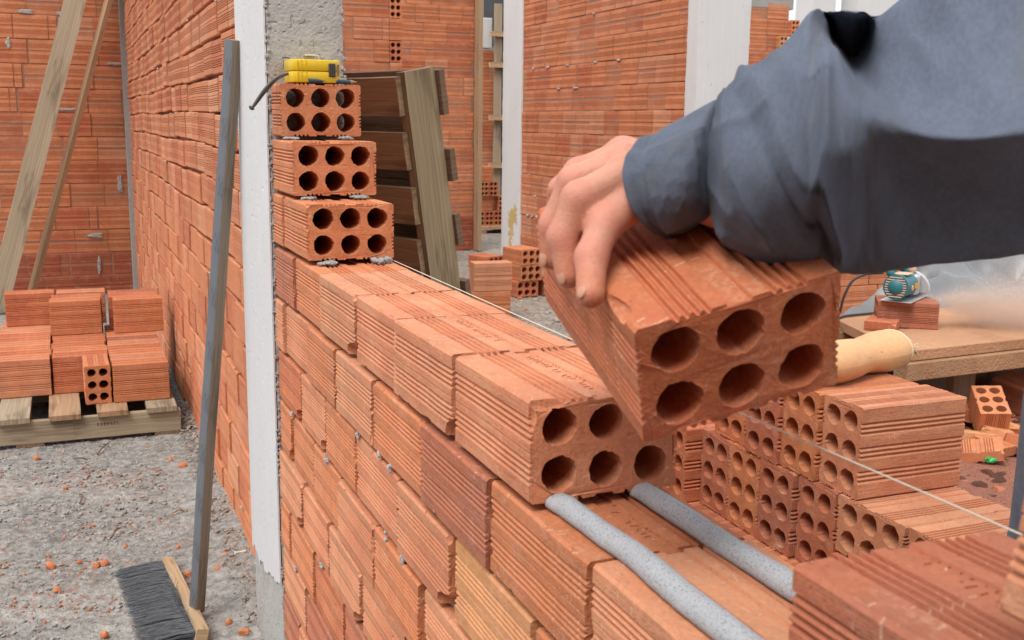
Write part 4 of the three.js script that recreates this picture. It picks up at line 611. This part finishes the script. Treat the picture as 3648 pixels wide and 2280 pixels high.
{ // bricks behind the bench, plastic sheet and rubble
  for (let r = 0; r < 4; r++) for (let k = 0; k < 3; k++) solo('hollow_brick', MIDU[0], tone(['orange', 'red', 'salmon']), `brick in the low stack behind the saw, ${['bottom', 'second', 'third', 'top'][r]} row, ${['left', 'middle', 'right'][k]}`, 'brick', 'bricks stacked behind the bench', [2.50 + k * 0.2 + (r % 2) * 0.05, GR + 0.012 + 0.07 + r * 0.142, -2.86], [0, Math.PI / 2, 0]);
  const pg = new THREE.PlaneGeometry(1.9, 1.1, 90, 60).rotateX(-Math.PI / 2), p = pg.attributes.position; // crumpled sheet over a heap
  for (let i = 0; i < p.count; i++) { const x = p.getX(i), z = p.getZ(i); const ridge = Math.abs(n3(x * 5 + 3, z * 5, 0, 5) - 0.5) * 2, r2 = Math.abs(n3(x * 13, z * 13 + 5, 2, 7) - 0.5) * 2; p.setXYZ(i, x, 0.55 * Math.exp(-((x / 0.7) ** 2)) * sstep(0.55, -0.35, z) + 0.16 * (1 - ridge) + 0.07 * (1 - r2), z); }
  pg.computeVertexNormals(); const heap = solo('plastic_sheet', pg, M.plastic, 'crumpled translucent blue-grey plastic sheet heaped behind the bench, far right', 'plastic sheet', null, [3.45, GR + 0.02, -2.95], [0, -0.15, 0]);
  const th = pg.clone(); // give the sheet its heap
  solo('sheet_heap', lump(0.62, 0.42, 0.38, 4, 0.25, 3), M.soil, 'brown heap of soil under the plastic sheet', 'heap', null, [3.45, GR + 0.02, -3.20]);
  const D = [[2.25, -1.61, -0.7, 'end-up hollow brick with six holes facing up among the rubble', 'h'], [2.62, -1.80, 0.3, 'grooved brick on its side at the right end of the rubble', 's'], [2.46, -1.57, 2.1, 'broken grooved brick slab leaning at right above the green scrap', 's2'], [2.26, -1.55, 0.5, 'ochre grooved brick shard standing behind the flat orange piece', 'o'], [2.15, -1.47, 0.2, 'flat orange brick piece above the green scrap', 'f'], [2.12, -1.56, 1.2, 'upright brown brick shard beside the big pink brick', 'o'], [2.04, -1.44, 2.4, 'wedge-shaped brick piece low beside the big pink brick', 'f'], [2.22, -1.41, 1.9, 'reddish brick piece near the worker\'s leg', 'f'], [2.33, -1.52, 2.8, 'small broken brick between the slab and the orange piece', 'f'], [2.30, -1.72, 0.7, 'long brick shard lying under the end-up hollow brick', 's2'], [2.72, -1.62, 0.1, 'stacked broken brick at the far right edge', 's']];
  const flat = brickGeo({ w: 0.13, h: 0.03, L: 0.11, seed: 61, fine: false, holes: false, chips: [CORNER(1, 1, 1, 0.016, 0.13, 0.03, 0.11), CORNER(-1, 1, -1, 0.01, 0.13, 0.03, 0.11)] });
  D.forEach(([x, z, ry, l, k]) => { const y = GR + 0.03; const g = k === 'h' ? MIDUH[0] : k[0] === 's' ? MIDH[0] : flat, o = solo('broken_brick', g, k === 'o' ? pick(BM.ochre) : tone(['orange', 'red']), l, 'broken brick', 'broken bricks on the red soil', [x, y + (k === 'h' ? 0.07 : k[0] === 's' ? 0.04 : 0.02), z]); o.rotation.order = 'YXZ'; o.rotation.set(k === 'h' ? Math.PI / 2 + 0.42 : R(-0.25, 0.25), ry, R(-0.2, 0.2)); if (k === 'h') o.scale.set(1, 1, 0.5); if (k === 's2') o.scale.set(0.9, 0.5, 0.8); });
  solo('foil_scrap', lump(0.022, 0.010, 0.014, 8, 0.6, 1), M.foil, 'shiny green foil scrap on the red soil', 'scrap', null, [2.03, GR + 0.045, -1.385], [0.3, 0.4, 0.2]);
  // small stacks in the yard behind the wall
  const G = 'bricks standing in the yard', put = (g, x, y, z, ry, l, t) => solo('hollow_brick', g, t, l, 'brick', G, [x, y, z], [0, ry, 0]);
  const ys = GR + 0.006 + BH / 2;
  [['bottom', BM.red[1]], ['middle', BM.orange[0]], ['top', BM.orange[2]]].forEach(([n, t], i) => put(MIDH[i % 2], 1.995 + (i ? 0.004 : -0.012), ys + i * (BH + 0.001), -4.72 + (i ? 0.006 : 0), 0.10 + i * 0.04, `${n} brick of the three-brick pile left of the held brick`, t));
  put(MIDH[0], 2.165, ys, -4.73, 0.05, 'brick on the ground just right of the three-brick pile', BM.red[0]); put(MIDH[1], 2.21, ys - 0.004, -5.83, 0.42, 'single brick lying on the yard behind the three-brick pile', BM.red[2]);
  const up = (x, y, z, l, t) => put(MIDU[0], x, y, z, Math.PI / 2 - 0.1, l, t);
  for (let r = 0; r < 2; r++) up(1.555 + r * 0.006, GR + 0.074 + r * 0.142, -4.08, ['lower', 'pale upper'][r] + ' brick of the pile beside the foot of the leaning pallet', r === 1 ? BM.peach[0] : BM.orange[1]);
}

// ------------------------------------------------------------------ the worker: arm, hand and the brick being laid
const held = solo('hollow_brick', HELDG, BM.red[2], 'hollow brick gripped in the worker\'s hand, tilted above the wall', 'brick');
held.rotation.order = 'YXZ'; held.rotation.set(0.3304, -0.0639, 0.2594); held.position.copy(V(BW / 2, BH / 2, -BL / 2).applyEuler(held.rotation).add(V(-0.0054, 0.0222, 0.1963)));

function sdf(prims, lo, side, res, k) { // joined tapered capsules, meshed
  const mc = new MarchingCubes(res, new THREE.MeshBasicMaterial(), false, false, 400000); mc.isolation = 0; const f = mc.field, n = res, hf = n / 2, cell = side / n;
  const P = prims.map(([a, b, ra, rb]) => { const d = [b[0] - a[0], b[1] - a[1], b[2] - a[2]]; return { a, d, l: d[0] * d[0] + d[1] * d[1] + d[2] * d[2] + 1e-12, ra, rb }; });
  for (let z = 0; z < n; z++) for (let y = 0; y < n; y++) for (let x = 0; x < n; x++) {
    const X = lo[0] + x * cell, Y = lo[1] + y * cell, Z = lo[2] + z * cell; let m = 1e3;
    for (const { a, d, l, ra, rb } of P) { const px = X - a[0], py = Y - a[1], pz = Z - a[2]; let t = (px * d[0] + py * d[1] + pz * d[2]) / l; t = t < 0 ? 0 : t > 1 ? 1 : t; const qx = px - d[0] * t, qy = py - d[1] * t, qz = pz - d[2] * t, q = Math.sqrt(qx * qx + qy * qy + qz * qz) - (ra + (rb - ra) * t); if (m > 500) m = q; else { const h = clamp(0.5 + 0.5 * (q - m) / k); m = q * (1 - h) + m * h - k * h * (1 - h); if (h > 0.999) m = Math.min(m, m); } }
    f[n * n * z + n * y + x] = -m;
  }
  mc.update(); const c = mc.count, src = mc.positionArray, o = new Float32Array(c * 3);
  for (let i = 0; i < c; i++) for (let j = 0; j < 3; j++) o[i * 3 + j] = lo[j] + (src[i * 3 + j] * hf + hf) * cell;
  let g = new THREE.BufferGeometry(); g.setAttribute('position', new THREE.BufferAttribute(o, 3)); g = mergeVertices(g, cell * 0.02); g.computeVertexNormals(); const w = g.toNonIndexed(); const nn = w.attributes.normal.clone(); const u = boxUV(w); u.setAttribute('normal', nn); return u;
}
const RINGS = [[[.036,.208,.119],[.023,.207,.129],[.012,.202,.139],[.004,.196,.148],[-.0,.188,.156],[-.0,.179,.16],[.004,.171,.161],[.012,.164,.159],[.023,.159,.153],[.035,.156,.146],[.048,.156,.136],[.059,.16,.126],[.068,.166,.117],[.072,.175,.11],[.072,.184,.105],[.068,.193,.104],[.06,.201,.106],[.049,.206,.111]],[[.035,.213,.116],[.021,.211,.127],[.008,.206,.139],[-.001,.198,.149],[-.006,.189,.158],[-.006,.179,.163],[-.001,.169,.165],[.008,.161,.162],[.021,.155,.156],[.036,.152,.147],[.051,.153,.135],[.065,.157,.123],[.076,.165,.112],[.082,.175,.103],[.082,.186,.097],[.076,.197,.096],[.065,.206,.099],[.051,.211,.105]],[[.055,.226,.121],[.04,.222,.136],[.026,.215,.15],[.015,.206,.163],[.009,.195,.172],[.008,.183,.177],[.012,.172,.176],[.021,.162,.171],[.034,.156,.161],[.049,.153,.148],[.065,.153,.134],[.081,.158,.12],[.093,.168,.108],[.1,.18,.098],[.101,.193,.094],[.096,.206,.094],[.086,.217,.099],[.072,.223,.108]],[[.078,.24,.128],[.062,.235,.145],[.047,.227,.162],[.035,.216,.176],[.028,.204,.186],[.025,.191,.19],[.028,.179,.187],[.036,.17,.179],[.048,.163,.167],[.063,.161,.151],[.08,.161,.133],[.096,.165,.116],[.109,.175,.102],[.117,.188,.093],[.12,.203,.089],[.117,.218,.091],[.108,.229,.099],[.094,.237,.111]],[[.082,.241,.129],[.071,.237,.143],[.06,.228,.157],[.051,.217,.168],[.045,.204,.177],[.042,.191,.181],[.044,.179,.18],[.05,.169,.175],[.058,.162,.165],[.069,.16,.153],[.086,.16,.136],[.102,.165,.119],[.115,.175,.105],[.123,.188,.095],[.126,.203,.091],[.122,.218,.093],[.113,.23,.1],[.099,.238,.113]],[[.088,.251,.13],[.072,.247,.149],[.058,.237,.168],[.047,.223,.184],[.04,.207,.194],[.038,.189,.198],[.041,.173,.195],[.049,.158,.186],[.062,.147,.172],[.077,.142,.155],[.095,.144,.135],[.113,.152,.116],[.126,.167,.1],[.135,.187,.089],[.137,.207,.085],[.133,.226,.087],[.122,.241,.096],[.106,.25,.111]],[[.097,.262,.134],[.077,.257,.159],[.059,.246,.183],[.044,.23,.203],[.036,.212,.215],[.034,.193,.219],[.038,.174,.214],[.049,.157,.202],[.065,.144,.182],[.084,.137,.159],[.108,.137,.134],[.13,.147,.11],[.148,.163,.09],[.159,.186,.077],[.161,.21,.072],[.155,.233,.077],[.141,.251,.089],[.121,.261,.109]],[[.121,.277,.14],[.095,.27,.172],[.072,.256,.202],[.054,.238,.226],[.043,.217,.241],[.041,.195,.246],[.047,.173,.239],[.062,.154,.223],[.083,.138,.199],[.108,.13,.17],[.135,.13,.139],[.16,.14,.109],[.18,.16,.085],[.192,.186,.07],[.195,.216,.064],[.188,.243,.069],[.171,.264,.085],[.148,.276,.11]],[[.141,.303,.149],[.112,.292,.183],[.087,.274,.215],[.068,.251,.241],[.057,.225,.257],[.056,.199,.261],[.064,.174,.255],[.081,.152,.237],[.105,.135,.212],[.133,.126,.181],[.167,.124,.145],[.197,.134,.111],[.221,.157,.083],[.234,.189,.064],[.236,.226,.058],[.225,.26,.064],[.204,.286,.083],[.175,.301,.113]],[[.192,.311,.097],[.186,.305,.106],[.149,.292,.154],[.109,.278,.205],[.083,.262,.24],[.068,.241,.261],[.063,.213,.27],[.072,.182,.261],[.093,.155,.238],[.135,.126,.188],[.172,.124,.142],[.205,.135,.099],[.232,.159,.062],[.25,.193,.036],[.258,.231,.023],[.254,.267,.024],[.24,.294,.038],[.219,.309,.064]],[[.161,.305,.151],[.232,.312,.062],[.235,.297,.06],[.166,.282,.147],[.11,.271,.218],[.08,.249,.256],[.07,.216,.272],[.081,.182,.262],[.102,.155,.239],[.143,.125,.191],[.176,.124,.151],[.206,.136,.113],[.229,.161,.082],[.242,.194,.062],[.245,.231,.054],[.237,.265,.061],[.218,.291,.082],[.192,.304,.113]],[[.155,.302,.172],[.247,.312,.061],[.251,.289,.058],[.176,.268,.151],[.113,.256,.228],[.083,.24,.266],[.077,.214,.276],[.092,.185,.261],[.115,.154,.236],[.155,.125,.191],[.184,.124,.156],[.21,.137,.123],[.23,.161,.096],[.242,.194,.079],[.243,.23,.074],[.233,.264,.082],[.214,.288,.103],[.187,.301,.134]],[[.171,.303,.167],[.233,.307,.094],[.218,.284,.115],[.173,.259,.169],[.123,.246,.23],[.092,.235,.268],[.09,.216,.272],[.107,.185,.255],[.129,.156,.232],[.164,.125,.194],[.195,.125,.159],[.222,.137,.125],[.243,.161,.098],[.256,.194,.08],[.257,.23,.074],[.248,.264,.081],[.229,.288,.101],[.203,.302,.131]],[[.206,.305,.143],[.192,.288,.16],[.179,.269,.178],[.153,.249,.209],[.119,.238,.249],[.097,.231,.276],[.099,.215,.274],[.12,.185,.254],[.141,.155,.233],[.174,.126,.198],[.208,.125,.16],[.238,.137,.123],[.263,.16,.093],[.278,.193,.072],[.282,.23,.063],[.276,.264,.067],[.259,.29,.083],[.235,.304,.11]],[[.226,.323,.153],[.208,.297,.175],[.191,.273,.197],[.163,.246,.23],[.129,.23,.268],[.113,.222,.287],[.126,.21,.274],[.154,.185,.247],[.175,.156,.226],[.2,.128,.203],[.234,.128,.166],[.265,.142,.131],[.29,.168,.101],[.305,.204,.081],[.309,.244,.072],[.302,.28,.076],[.283,.308,.093],[.257,.322,.119]],[[.258,.347,.161],[.232,.314,.191],[.209,.282,.218],[.176,.248,.255],[.142,.226,.292],[.13,.218,.305],[.15,.208,.287],[.187,.185,.251],[.213,.159,.229],[.238,.131,.207],[.273,.132,.171],[.305,.148,.137],[.33,.178,.109],[.346,.218,.089],[.349,.262,.08],[.34,.302,.084],[.32,.332,.101],[.292,.347,.128]],[[.295,.359,.174],[.264,.321,.208],[.239,.285,.235],[.202,.251,.273],[.168,.23,.307],[.156,.221,.319],[.179,.21,.299],[.223,.186,.262],[.254,.161,.236],[.282,.135,.214],[.319,.137,.18],[.352,.154,.147],[.378,.186,.119],[.393,.228,.1],[.395,.274,.092],[.385,.315,.097],[.363,.345,.113],[.332,.36,.14]],[[.341,.384,.188],[.307,.341,.222],[.273,.302,.255],[.243,.265,.285],[.214,.239,.313],[.205,.226,.321],[.23,.214,.303],[.271,.189,.271],[.302,.167,.248],[.336,.144,.223],[.371,.148,.193],[.403,.167,.164],[.428,.202,.139],[.442,.247,.122],[.444,.295,.114],[.433,.338,.118],[.41,.369,.133],[.378,.385,.157]],[[.41,.444,.194],[.373,.398,.227],[.344,.357,.254],[.32,.32,.277],[.302,.289,.294],[.303,.267,.296],[.322,.25,.284],[.346,.232,.269],[.372,.217,.252],[.405,.203,.229],[.444,.21,.2],[.478,.232,.171],[.505,.269,.147],[.52,.315,.129],[.522,.363,.122],[.51,.406,.125],[.485,.435,.14],[.45,.448,.164]],[[.491,.518,.191],[.461,.476,.216],[.44,.439,.235],[.426,.405,.249],[.418,.377,.258],[.419,.353,.261],[.429,.334,.257],[.445,.319,.248],[.472,.309,.232],[.499,.301,.215],[.539,.312,.187],[.576,.336,.16],[.603,.373,.137],[.618,.416,.122],[.618,.46,.115],[.604,.496,.12],[.575,.52,.136],[.536,.527,.16]]];
const ringMid = (k) => [0, 1, 2].map((i) => RINGS[k].reduce((s, q) => s + q[i], 0) / RINGS[k].length);
const person = thing('person', 'worker in a blue-grey work jacket reaching in from the right, holding a brick', 'person');
{
  const F = { index: [[0.018, 0.179, 0.145], [-0.014, 0.160, 0.149], [-0.029, 0.140, 0.161], [-0.037, 0.119, 0.177]], middle: [[0.010, 0.191, 0.134], [-0.026, 0.176, 0.135], [-0.036, 0.150, 0.132], [-0.034, 0.126, 0.139]], ring: [[0.017, 0.199, 0.113], [-0.016, 0.185, 0.104], [-0.027, 0.155, 0.097], [-0.027, 0.132, 0.095]], pinky: [[0.028, 0.204, 0.094], [-0.001, 0.191, 0.080], [-0.010, 0.178, 0.071], [-0.010, 0.160, 0.062]], thumb: [[0.045, 0.176, 0.150], [0.062, 0.170, 0.168], [0.082, 0.163, 0.178], [0.102, 0.158, 0.176]] };
  const rad = { index: [0.0130, 0.0114, 0.0102, 0.0092], middle: [0.0128, 0.0112, 0.0102, 0.0092], ring: [0.0118, 0.0104, 0.0094, 0.0086], pinky: [0.0102, 0.0090, 0.0080, 0.0074], thumb: [0.014, 0.012, 0.0108, 0.0095] };
  const W = [0.069, 0.192, 0.125], Fo = [0.13, 0.198, 0.15], F2 = ringMid(10).map((c, i) => c - (i === 1 ? 0.055 : 0)), El = ringMid(15).map((c, i) => c - (i === 1 ? 0.02 : 0)), Up = ringMid(17), Sh = ringMid(19);
  const hp = []; for (const k in F) for (let i = 0; i < 3; i++) hp.push([F[k][i], F[k][i + 1], rad[k][i], rad[k][i + 1]]);
  for (const k of ['index', 'middle', 'ring', 'pinky']) hp.push([W, F[k][0], 0.0175, rad[k][0] + 0.0015]); hp.push([W, F.thumb[0], 0.018, 0.015]); hp.push([F.index[0], F.pinky[0], 0.012, 0.0105]); hp.push([W, Fo, 0.023, 0.025]);
  const hand = sdf(hp, [-0.065, 0.075, 0.02], 0.215, 112, 0.0055);
  const hips = [0.80, 0.16, 0.02], ch = [0.70, 0.46, 0.12], neck = [0.64, 0.66, 0.16], hd = [0.58, 0.80, 0.17], kR = [0.66, -0.27, 0.00], aR = [0.74, -0.66, -0.02], kL = [0.80, -0.25, 0.24], aL = [0.92, -0.66, 0.24], hR = [0.725, 0.14, -0.03], hL = [0.84, 0.14, 0.14], sL = [0.78, 0.52, 0.34], eL = [0.70, 0.28, 0.44], wL = [0.52, 0.16, 0.40];
  const bodyP = [[Fo, F2, 0.025, 0.034], [F2, El, 0.034, 0.038], [El, Up, 0.040, 0.046], [Up, Sh, 0.046, 0.050], [Sh, ch, 0.050, 0.10], [ch, hips, 0.115, 0.115], [ch, neck, 0.09, 0.05], [neck, hd, 0.05, 0.075], [hd, [0.56, 0.86, 0.17], 0.085, 0.088], [hd, [0.53, 0.77, 0.175], 0.05, 0.04], [hips, hR, 0.1, 0.09], [hips, hL, 0.1, 0.09], [hR, kR, 0.075, 0.052], [kR, aR, 0.05, 0.037], [hL, kL, 0.075, 0.052], [kL, aL, 0.05, 0.037], [ch, sL, 0.10, 0.055], [sL, eL, 0.05, 0.038], [eL, wL, 0.038, 0.024], [wL, [0.47, 0.13, 0.385], 0.026, 0.018], [aR, [0.66, -0.70, -0.02], 0.035, 0.03], [aL, [0.84, -0.70, 0.24], 0.035, 0.03]];
  const nose = [[[0.505, 0.815, 0.175], [0.485, 0.80, 0.175], 0.012, 0.014], [[0.515, 0.765, 0.165], [0.515, 0.765, 0.185], 0.012, 0.012], [[0.59, 0.81, 0.085], [0.60, 0.83, 0.08], 0.012, 0.014], [[0.58, 0.81, 0.26], [0.59, 0.83, 0.265], 0.012, 0.014]];
  const body = sdf([...bodyP, ...nose], [-0.10, -0.78, -0.35], 1.78, 118, 0.03);
  const tint = (g) => { // brick dust on the fingertips, reddened knuckles
    const P = g.attributes.position, c = new Float32Array(P.count * 3), v = V();
    for (let i = 0; i < P.count; i++) { v.fromBufferAttribute(P, i); let a = 1, b = 1, d = 1; if (v.x < 0.12) { let tip = 9, kn = 9; for (const k in F) { tip = Math.min(tip, v.distanceTo(V(...F[k][3]))); for (const m of [0, 1, 2]) kn = Math.min(kn, v.distanceTo(V(...F[k][m]))); } const n = n3(v.x * 260, v.y * 260, v.z * 260, 8), t = sstep(0.030, 0.006, tip) * (0.35 + 0.9 * n), r = sstep(0.017, 0.008, kn) * (0.5 + 0.6 * n), dirt = sstep(0.58, 0.75, n3(v.x * 90, v.y * 90, v.z * 90, 5)) * 0.25; a = 1 + 0.04 * r - 0.05 * t - dirt * 0.3; b = 1 - 0.16 * r - 0.26 * t - dirt * 0.45; d = 1 - 0.14 * r - 0.42 * t - dirt * 0.55; } c[i * 3] = a; c[i * 3 + 1] = b; c[i * 3 + 2] = d; }
    g.setAttribute('color', new THREE.BufferAttribute(c, 3)); return g;
  };
  part('body', mergeGeometries([hand, body].map((g) => { for (const k of Object.keys(g.attributes)) if (!['position', 'normal', 'uv'].includes(k)) g.deleteAttribute(k); return tint(g); })), M.skin, person);
  // nails
  const nail = (a, b, out) => { const g = new THREE.SphereGeometry(1, 12, 8).scale(0.0042, 0.0056, 0.0016), o = part('fingernail', g, M.nail, person), A = V(...a), B = V(...b), d = B.clone().sub(A).normalize(), n = V(...out); n.addScaledVector(d, -n.dot(d)).normalize(); o.quaternion.setFromRotationMatrix(new THREE.Matrix4().makeBasis(d.clone().cross(n), d, n)); o.position.copy(B).addScaledVector(n, 0.0078).addScaledVector(d, 0.001); };
  nail(F.index[2], F.index[3], [-1, 0.15, 0.35]); nail(F.middle[2], F.middle[3], [-1, 0.15, 0.35]); nail(F.ring[2], F.ring[3], [-1, 0.15, 0.35]);
  // clothing
  const infl = (l, r) => l.map(([a, b, p, q]) => [a, b, p + r, q + r]);
  part('jacket', sdf([...infl([[Sh, ch, 0.060, 0.10], [Up.map((c, i) => lerp(c, Sh[i], 0.45)), Sh, 0.050, 0.066], [ch, hips, 0.12, 0.125], [ch, [0.66, 0.60, 0.15], 0.09, 0.055], [ch, sL, 0.10, 0.055], [sL, eL, 0.05, 0.042], [eL, [0.56, 0.19, 0.41], 0.042, 0.034], [hips, [0.80, 0.04, 0.03], 0.13, 0.13]], 0.020)], [0.30, -0.25, -0.28], 1.02, 84, 0.035), M.cloth, person);
  part('trousers', sdf(infl([[hips, hR, 0.1, 0.09], [hips, hL, 0.1, 0.09], [hR, kR, 0.08, 0.062], [kR, [0.735, -0.62, -0.02], 0.06, 0.055], [hL, kL, 0.08, 0.062], [kL, [0.91, -0.62, 0.24], 0.06, 0.055]], 0.014), [0.45, -0.74, -0.35], 1.05, 80, 0.025), M.trousers, person);
  part('hair', sdf([[[0.60, 0.875, 0.17], [0.63, 0.83, 0.17], 0.092, 0.088], [[0.58, 0.90, 0.17], [0.60, 0.90, 0.17], 0.07, 0.07]], [0.44, 0.70, 0.02], 0.32, 40, 0.02), M.hair, person);
  for (const [a, b] of [[[0.74, -0.69, -0.02], [0.62, -0.705, -0.02]], [[0.92, -0.69, 0.24], [0.80, -0.705, 0.24]]]) part('boot', sdf([[a, b, 0.05, 0.036], [a, [a[0], a[1] + 0.08, a[2]], 0.05, 0.055]], [b[0] - 0.08, -0.79, b[2] - 0.15], 0.32, 36, 0.02), M.boot, person);
  // the visible sleeve: rings from the turned cuff to the shoulder
  const cr = (p0, p1, p2, p3, t) => [0, 1, 2].map((i) => 0.5 * (2 * p1[i] + (p2[i] - p0[i]) * t + (2 * p0[i] - 5 * p1[i] + 4 * p2[i] - p3[i]) * t * t + (3 * p1[i] - p0[i] - 3 * p2[i] + p3[i]) * t * t * t));
  const loft = (rings, su, sv, fn) => {
    const n = rings[0].length, rows = []; for (let i = 0; i < rings.length - 1; i++) for (let k = 0; k < su; k++) { const t = k / su; rows.push(rings[i].map((_, j) => cr(rings[Math.max(0, i - 1)][j], rings[i][j], rings[i + 1][j], rings[Math.min(rings.length - 1, i + 2)][j], t))); } rows.push(rings[rings.length - 1]);
    const pos = [], uv = [], idx = [], N = n * sv;
    rows.forEach((r, i) => { for (let j = 0; j <= N; j++) { const a = Math.floor(j / sv) % n, t = (j % sv) / sv; let p = cr(r[(a + n - 1) % n], r[a], r[(a + 1) % n], r[(a + 2) % n], t); if (fn) p = fn(p, i / su, j / sv, r); pos.push(...p); uv.push(i / su * 0.045, j / sv * 0.03); } });
    for (let i = 0; i + 1 < rows.length; i++) for (let j = 0; j < N; j++) { const a = i * (N + 1) + j, b = a + N + 1; idx.push(a, b, a + 1, b, b + 1, a + 1); }
    const g = new THREE.BufferGeometry(); g.setAttribute('position', new THREE.Float32BufferAttribute(pos, 3)); g.setAttribute('uv', new THREE.Float32BufferAttribute(uv, 2)); g.setIndex(idx); g.computeVertexNormals(); return g;
  };
  const seg = (x, y, a) => { let best = 9; for (let k = 0; k + 1 < a.length; k++) { const [ax, ay] = a[k], [bx, by] = a[k + 1], dx = bx - ax, dy = by - ay, t = clamp(((x - ax) * dx + (y - ay) * dy) / (dx * dx + dy * dy)); best = Math.min(best, Math.hypot(x - ax - dx * t, (y - ay - dy * t))); } return best; };
  // creases on the sleeve: [ring, point] paths, height, width
  const FOLDS = [[[[1.6, 0.6], [2.3, 2.4], [3.05, 4.4], [4.1, 6.6], [5.2, 8.2]], -0.008, 0.30], [[[1.9, 4.6], [2.5, 5.8], [3.2, 7.2]], 0.006, 0.22], [[[5.4, 1.8], [6.0, 3.0], [7.4, 4.2]], -0.004, 0.28], [[[2.0, 0.6], [2.7, 2.4], [3.5, 4.4], [4.8, 6.6], [6.4, 8.2]], 0.0085, 0.34], [[[1.2, 2.0], [1.6, 4.0], [2.2, 6.0]], 0.0055, 0.34], [[[3.0, 1.0], [3.7, 2.6], [5.4, 4.6]], 0.005, 0.4], [[[9.4, 5.6], [10.4, 6.4], [11.6, 6.8]], 0.004, 0.45], [[[9.6, 0.6], [9.9, 1.6], [10.4, 2.4]], 0.007, 0.30], [[[10.4, 0.4], [10.8, 1.4], [11.4, 2.2]], 0.006, 0.30], [[[1.0, 7.0], [2.4, 7.6], [4.0, 8.2]], 0.005, 0.35], [[[0.2, 2.6], [1.4, 3.2], [2.9, 3.0]], 0.004, 0.25], [[[0.2, 5.2], [1.3, 5.6], [2.6, 6.6]], 0.0045, 0.25], [[[0.2, 6.6], [1.6, 7.0], [3.0, 7.2]], 0.004, 0.22], [[[0.3, 1.2], [1.2, 1.4], [2.2, 1.8]], 0.004, 0.22], [[[4.2, 2.0], [5.2, 3.6], [6.8, 4.6]], 0.003, 0.3], [[[4.0, 5.8], [5.6, 6.2], [8.0, 6.0]], 0.003, 0.35]];
  const wr = (base) => (p, i, j, ring) => {
    const c = [0, 1, 2].map((k) => ring.reduce((s, q) => s + q[k], 0) / ring.length), n = V(p[0] - c[0], p[1] - c[1], p[2] - c[2]).normalize();
    const fq = base ? 1 : 0.35; let k = 0.005 * (n3(i * 0.8 * fq, j * 0.7, 1, 7) - 0.5) + 0.0022 * (n3(i * 3.1 * fq, j * 1.6, 4, 9) - 0.5);
    if (base) for (const [path, h, w] of FOLDS) { const d = seg(i, j, path); k += h * sstep(0.05, 0.7, i) * (Math.exp(-d / w * 1.25) - 0.03); } else k += 0.0024 * Math.exp(-(((i - 1.1) / 0.14) ** 2)) - 0.0022 * Math.exp(-(((i - 1.42) / 0.06) ** 2)) - 0.0016 * Math.exp(-(((i - 1.62) / 0.05) ** 2));
    return [p[0] + n.x * k, p[1] + n.y * k, p[2] + n.z * k];
  };
  const sl = part('sleeve', loft(RINGS.slice(4), 12, 7, wr(1)), M.cloth, person);
  { // buttoned tab on the cuff
    const ev = (i, j) => { const a = Math.floor(i), t = i - a, n = 18, K = (q) => RINGS[Math.min(RINGS.length - 1, Math.max(0, q))]; const col_ = (jj) => cr(K(a - 1)[jj], K(a)[jj], K(a + 1)[jj], K(a + 2)[jj], t), b = Math.floor(j), u = j - b; return cr(col_((b + n - 1) % n), col_(b % n), col_((b + 1) % n), col_((b + 2) % n), u); };
    const nu = 24, nv = 24, pos = [], uv = [], idx = [];
    for (let a = 0; a <= nu; a++) for (let b = 0; b <= nv; b++) { const rim = a === 0 || b === 0 || a === nu || b === nv, A = clamp(a, 1, nu - 1) / nu, B = clamp(b, 1, nv - 1) / nv, i = lerp(1.75, 3.70, A), j = lerp(2.4, 7.5, B) + 0.2 * (1 - A), ctr = [0, 1, 2].map((q) => lerp(ringMid(Math.floor(i))[q], ringMid(Math.floor(i) + 1)[q], i % 1)), p = wr(0)(ev(i, j), i, j, RINGS[Math.round(i)]), n = V(p[0] - ctr[0], p[1] - ctr[1], p[2] - ctr[2]).normalize(), h = rim ? -0.002 : 0.0055; pos.push(p[0] + n.x * h, p[1] + n.y * h, p[2] + n.z * h); uv.push(i * 0.045 + 0.3, j * 0.03 + 0.4); }
    for (let a = 0; a < nu; a++) for (let b = 0; b < nv; b++) { const q = a * (nv + 1) + b; idx.push(q, q + nv + 1, q + 1, q + nv + 1, q + nv + 2, q + 1); }
    const g = new THREE.BufferGeometry(); g.setAttribute('position', new THREE.Float32BufferAttribute(pos, 3)); g.setAttribute('uv', new THREE.Float32BufferAttribute(uv, 2)); g.setIndex(idx); g.computeVertexNormals(); part('cuff_tab', toCreasedNormals(g.toNonIndexed(), 0.7), M.cloth, person);
  }
  const c = part('cuff', loft(RINGS.slice(0, 5), 12, 7, wr(0)), M.cloth, person);
}

// ------------------------------------------------------------------ sawdust blowing off the blade
{
  const n = 800000, g = new THREE.OctahedronGeometry(1, 0), im = new THREE.InstancedMesh(g, M.grain, n), d = new THREE.Object3D(), q = rngOf(31), gs = () => Math.sqrt(-2 * Math.log(q() + 1e-9)) * Math.cos(6.2832 * q());
  for (let k = 0; k < n; k++) {
    const t = Math.pow(q(), 0.62), sp = 0.014 + 0.20 * t, x = 2.33 + 0.75 * t, y = -0.352 - 0.10 * t + gs() * sp * 0.62 + 0.05 * (n3(t * 9, q() * 3, 1, 3) - 0.5), z = -1.93 + 0.18 * t + gs() * sp;
    d.position.set(x + gs() * 0.03, Math.max(y, t < 0.25 ? -0.425 : -0.70), z); const e = 0.00026 + 0.00028 * q(); im.instanceMatrix.array.set([e, 0, 0, 0, 0, e, 0, 0, 0, 0, e, 0, d.position.x, d.position.y, d.position.z, 1], k * 16);
  }
  im.name = 'dust_plume'; im.userData = { kind: 'stuff', label: 'plume of pale brick dust blowing right from the saw blade', category: 'dust' }; shade(im); scene.add(im);
}

renderer.render(scene, camera);
